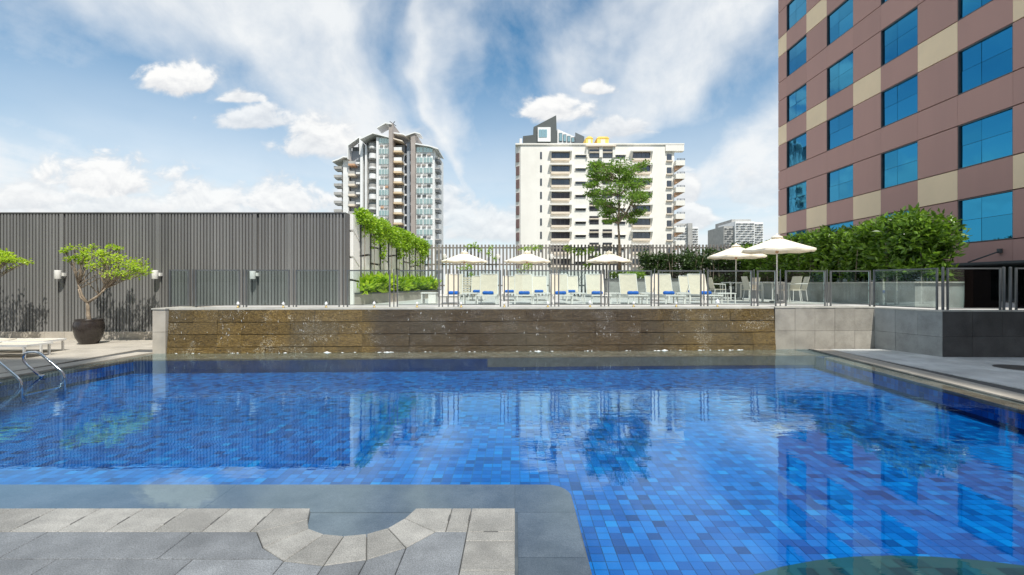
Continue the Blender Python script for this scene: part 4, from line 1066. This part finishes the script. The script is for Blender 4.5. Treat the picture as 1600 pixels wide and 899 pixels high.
for fl in range(8):
    z0, z1 = z_w0+fp*fl, z_w1+fp*fl; z2 = z0+fp
    for i, (a, b) in enumerate(piers):
        panel(a, b, z0, z1, M['mauve']); panel(a, b, z1, z2, M['tan'] if fl % 2 == 0 else M['mauve'])
    for (a, b) in bays:
        panel(a, b, z1, z2, M['mauve'])
        # window: recessed dark frame and four panes
        f = MB(); t_ = .035
        f.box(HX+.02, HX+.125, a, a+t_, z0, z1).box(HX+.02, HX+.125, b-t_, b, z0, z1).box(HX+.02, HX+.125, a+t_, b-t_, z0, z0+t_).box(HX+.02, HX+.125, a+t_, b-t_, z1-t_, z1)
        wn = f.build('window', M['dark_metal'], ho)
        ym = a+(b-a)*.58; zm = z0+(z1-z0)*.52
        for (p0, p1) in ((a+t_, ym-.008), (ym+.008, b-t_)):
            for (q0, q1) in ((z0+t_, zm-.007), (zm+.007, z1-t_)):
                e0, e1, e2, e3 = [rnd.uniform(-.005, .005) for _ in range(4)]; xa_ = HX+.10
                MB().add([(xa_+e0, p0, q0), (xa_+e1, p1, q0), (xa_+e2, p1, q1), (xa_+e0+e2-e1, p0, q1), (xa_+.03, p0, q0), (xa_+.03, p1, q0), (xa_+.03, p1, q1), (xa_+.03, p0, q1)], [(3, 2, 1, 0), (4, 5, 6, 7), (0, 1, 5, 4), (1, 2, 6, 5), (2, 3, 7, 6), (3, 0, 4, 7)]).build('pane', M['hotel_glass'], wn)
for (a, b) in piers+bays: panel(a, b, 2.62, z_w0, M['mauve'])
cn = MB().box(HX-1.3, HX-.01, 6, 24, 2.50, 2.585).build('canopy', M['charcoal'], ho)
for y in (8, 10.6, 13.2, 15.8, 18.4, 21.0):
    MB().tube([(HX-.02, y, 3.05), (HX-.25, y, 2.95), (HX-1.25, y, 2.6)], .03, 6).build('bracket_arm', M['charcoal'], ho)
    MB().box(HX-.10, HX-.01, y-.07, y+.07, 2.95, 3.12).build('bracket_plate', M['charcoal'], ho)
for k in range(11):
    MB().box(HX+.02, HX+.07, 3+k*2.8, 3+k*2.8+2.74, DECK, 2.49).build('ground_floor_glass', M['dark_glass'], ho)
MB().box(HX+.0, HX+.11, 2.0, 33.9, 2.5, 2.615).build('lintel', M['soffit'], ho)

# ================================================================ WHITE APARTMENT BLOCK
DA = 109.
ap = thing('apartment_building', 'white mid-rise apartment block with dark strip windows and yellow rooftop tanks', 'apartment building', (X_(938, DA), DA, -30))
def ax(c): return X_(790+c/3.91, DA)
def az(c): return Z_(170+c/3.91, DA)
def abox(c0, c1, r0, r1, d0, d1, m, name, par=ap): return MB().box(ax(c0), ax(c1), DA+d0, DA+d1, az(r1), az(r0)).build(name, m, par)
WZ0 = -30
body = MB()
body.prism([(ax(62), DA+1.2), (ax(92), DA), (ax(975), DA), (ax(975), DA+22), (ax(62), DA+22)], WZ0, az(222)); body.build('wall', M['apt'], ap)
abox(60, 1090, 213, 221.5, -.25, 22, M['apt'], 'parapet')
MB().box(ax(975), ax(1033), DA+.35, DA+22, WZ0, az(222)).build('wall', M['apt'], ap)
abox(976, 1089, 222, 260, -.2, 1.2, M['apt'], 'parapet')
fpx = 81.2
def win(c0, c1, r0, r1, d=-.02, n=3, frame=True, parent=ap):
    f = MB().box(ax(c0), ax(c1), DA+d-.06, DA+d, az(r1), az(r0)).build('window', M['dark_metal'], parent)
    W_ = (c1-c0)/n
    for i in range(n):
        MB().box(ax(c0+i*W_)+.05, ax(c0+(i+1)*W_)-.05, DA+d-.10, DA+d-.061, az(r1)+.06, az(r0)-.06).build('pane', M['apt_glass'], f)
for fl in range(9):
    o_ = fpx*fl
    # angled corner slit
    MB().prism([(ax(66), DA+.95), (ax(84), DA+.25), (ax(84)-.1, DA+.2), (ax(66)-.1, DA+.9)], az(322+o_), az(268+o_)).build('corner_window', M['soffit'], ap)
    win(211, 222, 265+o_, 307+o_, n=1)
    for (c0, c1, g0, g1) in ((268, 402, 279, 389), (762, 892, 774, 881)):
        # bay: lintel, cheeks, sill box and glazing set inside
        abox(c0, c1, 259+o_, 268+o_, -1.1, -.003, M['apt'], 'lintel')
        MB().add([(ax(c0), DA-1.1, az(268+o_)), (ax(c0+11), DA-1.1, az(268+o_)), (ax(c0+11), DA-.01, az(312+o_)), (ax(c0), DA-.01, az(312+o_)), (ax(c0), DA-.01, az(268+o_)), (ax(c0+11), DA-.01, az(268+o_))], [(0, 1, 2, 3), (0, 3, 4), (1, 5, 2)]).build('bracket', M['apt'], ap)
        MB().add([(ax(c1-11), DA-1.1, az(268+o_)), (ax(c1), DA-1.1, az(268+o_)), (ax(c1), DA-.01, az(312+o_)), (ax(c1-11), DA-.01, az(312+o_)), (ax(c1-11), DA-.01, az(268+o_)), (ax(c1), DA-.01, az(268+o_))], [(0, 1, 2, 3), (0, 3, 4), (1, 5, 2)]).build('bracket', M['apt'], ap)
        win(g0, g1, 269+o_, 307+o_, -.12, 4)
        abox(g0-2, g1+2, 308+o_, 320+o_, -.75, -.004, M['apt_trim'], 'sill')
    win(429, 489, 286+o_, 298+o_, n=3); abox(425, 493, 282+o_, 285.5+o_, -.5, -.004, M['apt'], 'lintel')
    win(672, 731, 286+o_, 298+o_, n=3); abox(668, 735, 282+o_, 285.5+o_, -.5, -.004, M['apt'], 'lintel')
    for c0, c1 in ((512, 569), (593, 650)):
        win(c0, c1, 250+o_, 263+o_, n=3); win(c0, c1, 275+o_, 300+o_, n=2); abox(c0-1, c1+1, 266+o_, 271+o_, -.45, -.004, M['apt_trim'], 'sill')
    win(988, 1017, 276+o_, 314+o_, .3, 1); abox(984, 1022, 315+o_, 322+o_, -.1, .34, M['apt_trim'], 'sill')
    # balcony at the right end
    bal = abox(1033, 1088, 321+o_, 352+o_, -.9, 9, M['apt'], 'balcony')
    MB().wallprism([(ax(1033), az(355+o_)+.05), (ax(1084), az(352+o_)-.01), (ax(1033), az(378+o_))] , DA-.5, DA+6).build('soffit', M['terracotta'], ap)
    rl = MB()
    for zz in (317, 311): rl.box(ax(1040), ax(1088), DA-.85, DA-.80, az(zz+o_)-.04, az(zz+o_)+.04)
    for cc in (1041, 1062, 1086): rl.box(ax(cc)-.05, ax(cc)+.05, DA-.84, DA-.79, az(321+o_), az(310+o_))
    rl.build('railing', M['post'], bal)
    abox(1028, 1034, 262+o_, 332+o_, .4, 1.2, M['apt'], 'pier')
for c0, c1 in ((493, 500), (571, 591), (652, 668)): MB().box(ax(c0), ax(c1), DA-.5, DA-.01, az(300), az(236)).build('pilaster', M['apt'], ap)
abox(490, 670, 229, 236, -.9, -.01, M['apt_trim'], 'cornice')
def tank(c0, c1, label, roof):
    o = thing('water_tank', label, 'water tank', ((ax(c0)+ax(c1))/2, DA+4, az(213)), 0, 'yellow tanks on the apartment roof')
    a, b = ax(c0), ax(c1); m_ = (a+b)/2; zb, zt = az(214), az(166)
    MB().box(a, b, DA+2, DA+6, zb, zt).build('tank_body', M['yellow_tank'], o)
    h = az(152)-zt; w_ = (b-a)
    poly = [(a-.15, zt+.01), (b+.15, zt+.01)]+([(b-w_*.25, zt+h*.8), (m_, zt+h), (a+w_*.25, zt+h*.8)] if roof == 0 else [(b-w_*.12, zt+h*.8), (a+w_*.12, zt+h*.8)])
    MB().wallprism(poly, DA+1.9, DA+6.1).build('tank_lid', M['terracotta'] if roof == 2 else M['yellow_tank'], o)
    MB().box(m_-w_*.2, m_+w_*.2, DA+1.93, DA+1.99, zb+.3, zt-.2).build('hatch', M['apt_trim'], o)
tank(499, 541, 'narrow yellow tank with a rounded lid, left of the two on the apartment roof', 0)
tank(569, 640, 'broad yellow tank, right of the two on the apartment roof', 1)
for c in (90, 640, 655):
    pass
# dark-gabled building behind
DB = 150.
sb_ = thing('apartment_building', 'charcoal sloping-roofed penthouse block peeping above the white apartments', 'building', (X_(860, DB), DB, -30))
def bx_(c): return X_(790+c/3.91, DB)
def bz(c): return Z_(170+c/3.91, DB)
MB().wallprism([(bx_(105), -30), (bx_(315), -30), (bx_(315), bz(212)), (bx_(309), bz(40)), (bx_(171), bz(112)), (bx_(170), bz(160)), (bx_(106), bz(168))], DB, DB+3).build('wall', M['charcoal'], sb_)
MB().wallprism([(bx_(316), -30), (bx_(480), -30), (bx_(480), bz(185)), (bx_(425), bz(165)), (bx_(318), bz(118))], DB+1, DB+14).build('wall', M['tower_white'], sb_)
MB().wallprism([(bx_(427), bz(210)), (bx_(482), bz(205)), (bx_(482), bz(168)), (bx_(427), bz(143))], DB+.4, DB+.9).build('screen', M['post'], sb_)
fr2 = MB().box(bx_(196), bx_(274), DB-.7, DB-.02, bz(205), bz(118)).build('window_bay', M['tower_white'], sb_)
for i in range(3): MB().box(bx_(202+i*17), bx_(218+i*17), DB-.8, DB-.71, bz(180), bz(132)).build('pane', M['tower_glass'], fr2)
for i in range(4):
    f = MB().box(bx_(328+i*25), bx_(348+i*25), DB+.85, DB+.98, bz(196+i*2), bz(143+i*9)).build('window', M['dark_metal'], sb_)
    MB().box(bx_(330+i*25), bx_(346+i*25), DB+.7, DB+.84, bz(193+i*2), bz(147+i*9)).build('pane', M['tower_glass'], f)
MB().tube([(bx_(92), DB, bz(230)), (bx_(92), DB, bz(185))], .5, 8).build('flue', M['tower_white'], sb_)

# ================================================================ LEFT TOWER
DT = 141.
tw = thing('tower_block', 'slender white and brown residential tower with green glass and stacked balconies', 'tower block', (X_(600, DT), DT, -30))
def tx(c, d=0): return X_(500+c/4.085, DT)
def tz(c): return Z_(180+c/4.085, DT)
def tbox(c0, c1, r0, r1, d0, d1, m, name, par=tw):
    return MB().box(tx(c0), tx(c1), DT+d0, DT+d1, tz(r1) if r1 is not None else -30, tz(r0)).build(name, m, par)
FPT = 65.5
# main volumes
tbox(116, 152, 262, None, 4, 16, M['tower_white'], 'wall'); tbox(96, 116, 275, None, 5.5, 16, M['concrete'], 'wall')
tbox(162, 244, 200, None, 5, 18, M['tower_slate'], 'wall')
tbox(246, 262, 165, None, 1.5, 18, M['tower_white'], 'fin'); tbox(264, 276, 175, None, 4, 18, M['tower_slate'], 'wall'); tbox(277, 288, 185, None, 1.5, 18, M['tower_white'], 'fin')
tbox(289, 360, 150, None, 2.8, 18, M['concrete'], 'wall')
tbox(361, 376, 143, None, -.3, 18, M['tower_white'], 'fin')
tbox(377, 447, 143, None, 0, 18, M['tower_white'], 'wall')
tbox(448, 471, 62, None, -1.6, 18, M['tower_brown'], 'fin')
tbox(472, 530, 178, None, 2.2, 18, M['tower_slate'], 'wall')
tbox(531, 550, 205, None, 3.5, 18, M['tower_slate'], 'wall'); tbox(551, 572, 170, None, .8, 18, M['tower_slate'], 'fin')
tbox(573, 584, 150, None, 2.5, 18, M['concrete'], 'wall'); tbox(585, 613, 122, None, -1.2, 18, M['tower_brown'], 'fin')
tbox(614, 720, 200, None, 0, 18, M['tower_white'], 'wall'); tbox(721, 729, 212, None, .5, 18, M['tower_white'], 'fin')
# roofs: thin slanting slabs
def slab(pts, d0, d1, m, name='roof', t_=.55): 
    p = [(tx(c), tz(r)) for c, r in pts]; q = p+[(x, z-t_) for x, z in reversed(p)]
    MB().wallprism([q[i] for i in range(len(q)-1, -1, -1)], DT+d0, DT+d1).build(name, m, tw)
slab([(264, 156), (345, 118), (452, 146)], -1.2, 12, M['tower_white'], t_=.35)
slab([(376, 92), (430, 61), (468, 68)], -2.0, 3, M['tower_white'], t_=.3)
slab([(472, 112), (530, 120), (562, 136)], -.4, 10, M['tower_white'], t_=.35); slab([(474, 152), (530, 168)], -1, 8, M['apt_trim'], t_=.35)
slab([(556, 137), (612, 118), (646, 127)], -1.6, 3, M['tower_white'], t_=.3)
slab([(612, 186), (700, 200), (758, 218)], -1.2, 10, M['tower_white'], t_=.35)
slab([(56, 278), (100, 262), (130, 247), (154, 250)], 2.5, 12, M['tower_white'], t_=.35)
# tilted frame of the second wing
MB().wallprism([(tx(160), tz(270)), (tx(165), tz(270)), (tx(165), tz(182)), (tx(236), tz(130)), (tx(236), tz(240)), (tx(244), tz(240)), (tx(241), tz(118)), (tx(158), tz(178))][::1], DT+2, DT+5).build('roof_frame', M['tower_white'], tw)
tbox(168, 205, 172, 262, 5.2, 5.8, M['post'], 'screen'); tbox(206, 234, 150, 240, 5.4, 6, M['charcoal'], 'screen')
MB().tube([P(611, 197, DT), P(617, 190, DT)], .12, 5).build('antenna', M['dark_metal'], tw); MB().tube([P(609, 190, DT), P(619, 197, DT)], .1, 5).build('antenna', M['dark_metal'], tw)
rt = random.Random(3)
for fl in range(13):
    o_ = FPT*fl
    # green strip windows, right of the corner
    def tw_win(c0, c1, r0, r1, n, d=-.05):
        f = MB().box(tx(c0), tx(c1), DT+d-.1, DT+d+.0, tz(r1+o_), tz(r0+o_)).build('window', M['tower_white'], tw)
        W_ = (c1-c0)/n
        for i in range(n): MB().box(tx(c0+i*W_)+.06, tx(c0+(i+1)*W_)-.06, DT+d-.16, DT+d-.101, tz(r1+o_)+.05, tz(r0+o_)-.05).build('pane', M['tower_glass'], f)
    tw_win(378, 446, 150, 184, 4)
    for i in range(2):
        c0 = 385+i*28+rt.uniform(-3, 6); tbox(c0, c0+20, 192+o_, 203+o_, -.35, -.02, rt.choice([M['concrete'], M['tower_brown'], M['terracotta'], M['concrete']]), 'planter_box')
    if fl < 12:
        o2 = o_*.0; 
        tw_win(616, 657, 206, 240, 2); tw_win(661, 719, 206, 240, 3)
        for i in range(3):
            c0 = 620+i*33+rt.uniform(-2, 6); tbox(c0, c0+22, 248+o_, 259+o_, -.35, -.02, rt.choice([M['concrete'], M['tower_brown'], M['concrete'], M['charcoal']]), 'planter_box')
        # right end balconies
        b = tbox(730, 757, 262+o_, 272+o_, 1.5, 6, M['concrete'], 'balcony'); tbox(730, 756, 272.5+o_, 287+o_, 1.6, 5.9, M['post'], 'balustrade', b)
        # recessed balconies with warm slabs
        b = tbox(472.5, 526, 230+o_, 241+o_, -.6, 2.1, M['tower_beige'], 'balcony'); tbox(474, 524, 208+o_, 229+o_, -.5, -.35, M['tower_white'], 'balustrade', b)
        tbox(532, 549, 236+o_, 246+o_, 1.5, 3.4, M['tower_white'], 'balcony')
        tbox(574, 583, 228+o_, 246+o_, .5, 2.4, M['tower_white'], 'balcony')
    # curved white balconies at the left of the corner
    cx_ = (tx(296)+tx(358))/2; rw = (tx(358)-tx(296))/2
    pl_ = [(cx_+rw*math.cos(a), DT+2.75+2.4*math.sin(a)) for a in [R(180+180*i/8) for i in range(9)]]
    b = MB().prism(pl_, tz(205+o_), tz(195+o_)).build('balcony', M['tower_white'], tw)
    pl2 = [(cx_+rw*.96*math.cos(a), DT+2.75+2.25*math.sin(a)) for a in [R(180+180*i/8) for i in range(9)]]
    MB().prism(pl2, tz(194.5+o_), tz(173+o_)).build('balustrade', M['tower_white'] if fl % 2 else M['concrete'], b)
    tbox(292, 352, 158+o_, 172+o_, 2.6, 2.79, M['dark_glass'], 'window')
    tbox(265, 275, 182+o_, 200+o_, 3.8, 3.99, M['dark_glass'], 'window')
    if fl < 11:
        b = tbox(163, 205, 338+o_-40, 350+o_-40, 2.2, 4.95, M['terracotta'] if fl == 0 else M['apt_trim'], 'balcony'); tbox(164, 204, 320+o_-40, 337.5+o_-40, 2.3, 2.45, M['concrete'], 'balustrade', b)
        b = tbox(209, 243, 325+o_-40, 336+o_-40, 2.8, 4.95, M['tower_white'], 'balcony'); tbox(210, 242, 308+o_-40, 324.5+o_-40, 2.9, 3.05, M['post'], 'balustrade', b)
        b = tbox(66, 112, 326+o_*.86, 334+o_*.86, 3.6, 6, M['concrete'], 'balcony'); tbox(60, 110, 308+o_*.86, 325.5+o_*.86, 3.4, 5.9, M['concrete'], 'balustrade', b)
        tbox(98, 115, 290+o_*.86, 306+o_*.86, 5.3, 5.49, M['tower_white'], 'slab_edge')

# ================================================================ FAR BLOCKS
def farblock(name, label, D, segs, rows, pitch_, m):
    o = thing(name, label, 'apartment building', (X_(segs[0][0], D), D, -30), 0)
    for (a, b, top, d, mm, wins) in segs:
        MB().box(X_(a, D), X_(b, D), D+d, D+d+25, -30, Z_(top, D)).build('wall', M[mm], o)
        if wins:
            y = top+3.2
            while y < 386:
                f = MB().box(X_(a+1, D), X_(b-1, D), D+d-.3, D+d-.02, Z_(y+1.7, D), Z_(y, D)).build('window_band', M['concrete'], o)
                n = int((b-a-2)/4)+1; W_ = (b-a-2)/n
                for i in range(n):
                    if (i+int(y)) % 3: MB().box(X_(a+1+i*W_+.4, D), X_(a+1+(i+1)*W_-.4, D), D+d-.5, D+d-.31, Z_(y+1.5, D), Z_(y+.2, D)).build('pane', M['apt_glass'], f)
                y += pitch_
    return o
farblock('apartment_building', 'distant grey-white block between the white apartments and the hotel', 300., [(1133, 1149, 353, 2, 'concrete', True), (1149, 1179, 346, 0, 'tower_white', True), (1150, 1181, 341, 6, 'concrete', False), (1179, 1194, 347, 1, 'tower_white', True)], 8, 3.9, 'tower_white')
farblock('apartment_building', 'small distant block just right of the white apartments', 330., [(1052, 1075, 353, 2, 'tower_white', True), (1075, 1082, 349, 0, 'concrete', False), (1082, 1092, 354, 1, 'tower_white', True), (1055, 1080, 348, 5, 'concrete', False)], 6, 3.9, 'tower_white')

# ================================================================ UNSEEN BLOCK ADDED BEHIND THE VIEWER (sized to shade the left deck)
def slabblock(label, x0, x1, y0, y1, h, m, slant=False):
    o = thing('shade_block', label, 'building', ((x0+x1)/2, (y0+y1)/2, 0))
    k = (y1-y0)*-sx if slant else 0
    MB().prism([(x0+k, y0), (x1+k, y0), (x1, y1), (x0, y1)], -.2, h).build('wall', M[m], o)
    z = 2
    while z+2 < h:
        MB().box(x0+.5, x1-.5, y1+.002, y1+.06, z, z+1.7).build('window_band', M['dark_glass'], o); z += 3.2
sx = math.tan(R(SUN_AZ)); ct_ = 1/math.tan(R(SUN_EL))*math.cos(R(SUN_AZ))
def tip(yt, face, z=0): return (yt-face)/ct_+z
YB = -22.
shf = lambda yt: (yt-YB)*sx
slabblock('unseen concrete block added behind the viewer to shade the left deck', -30, -9.5-shf(11.3), YB-2, YB, tip(11.35, YB), 'concrete')
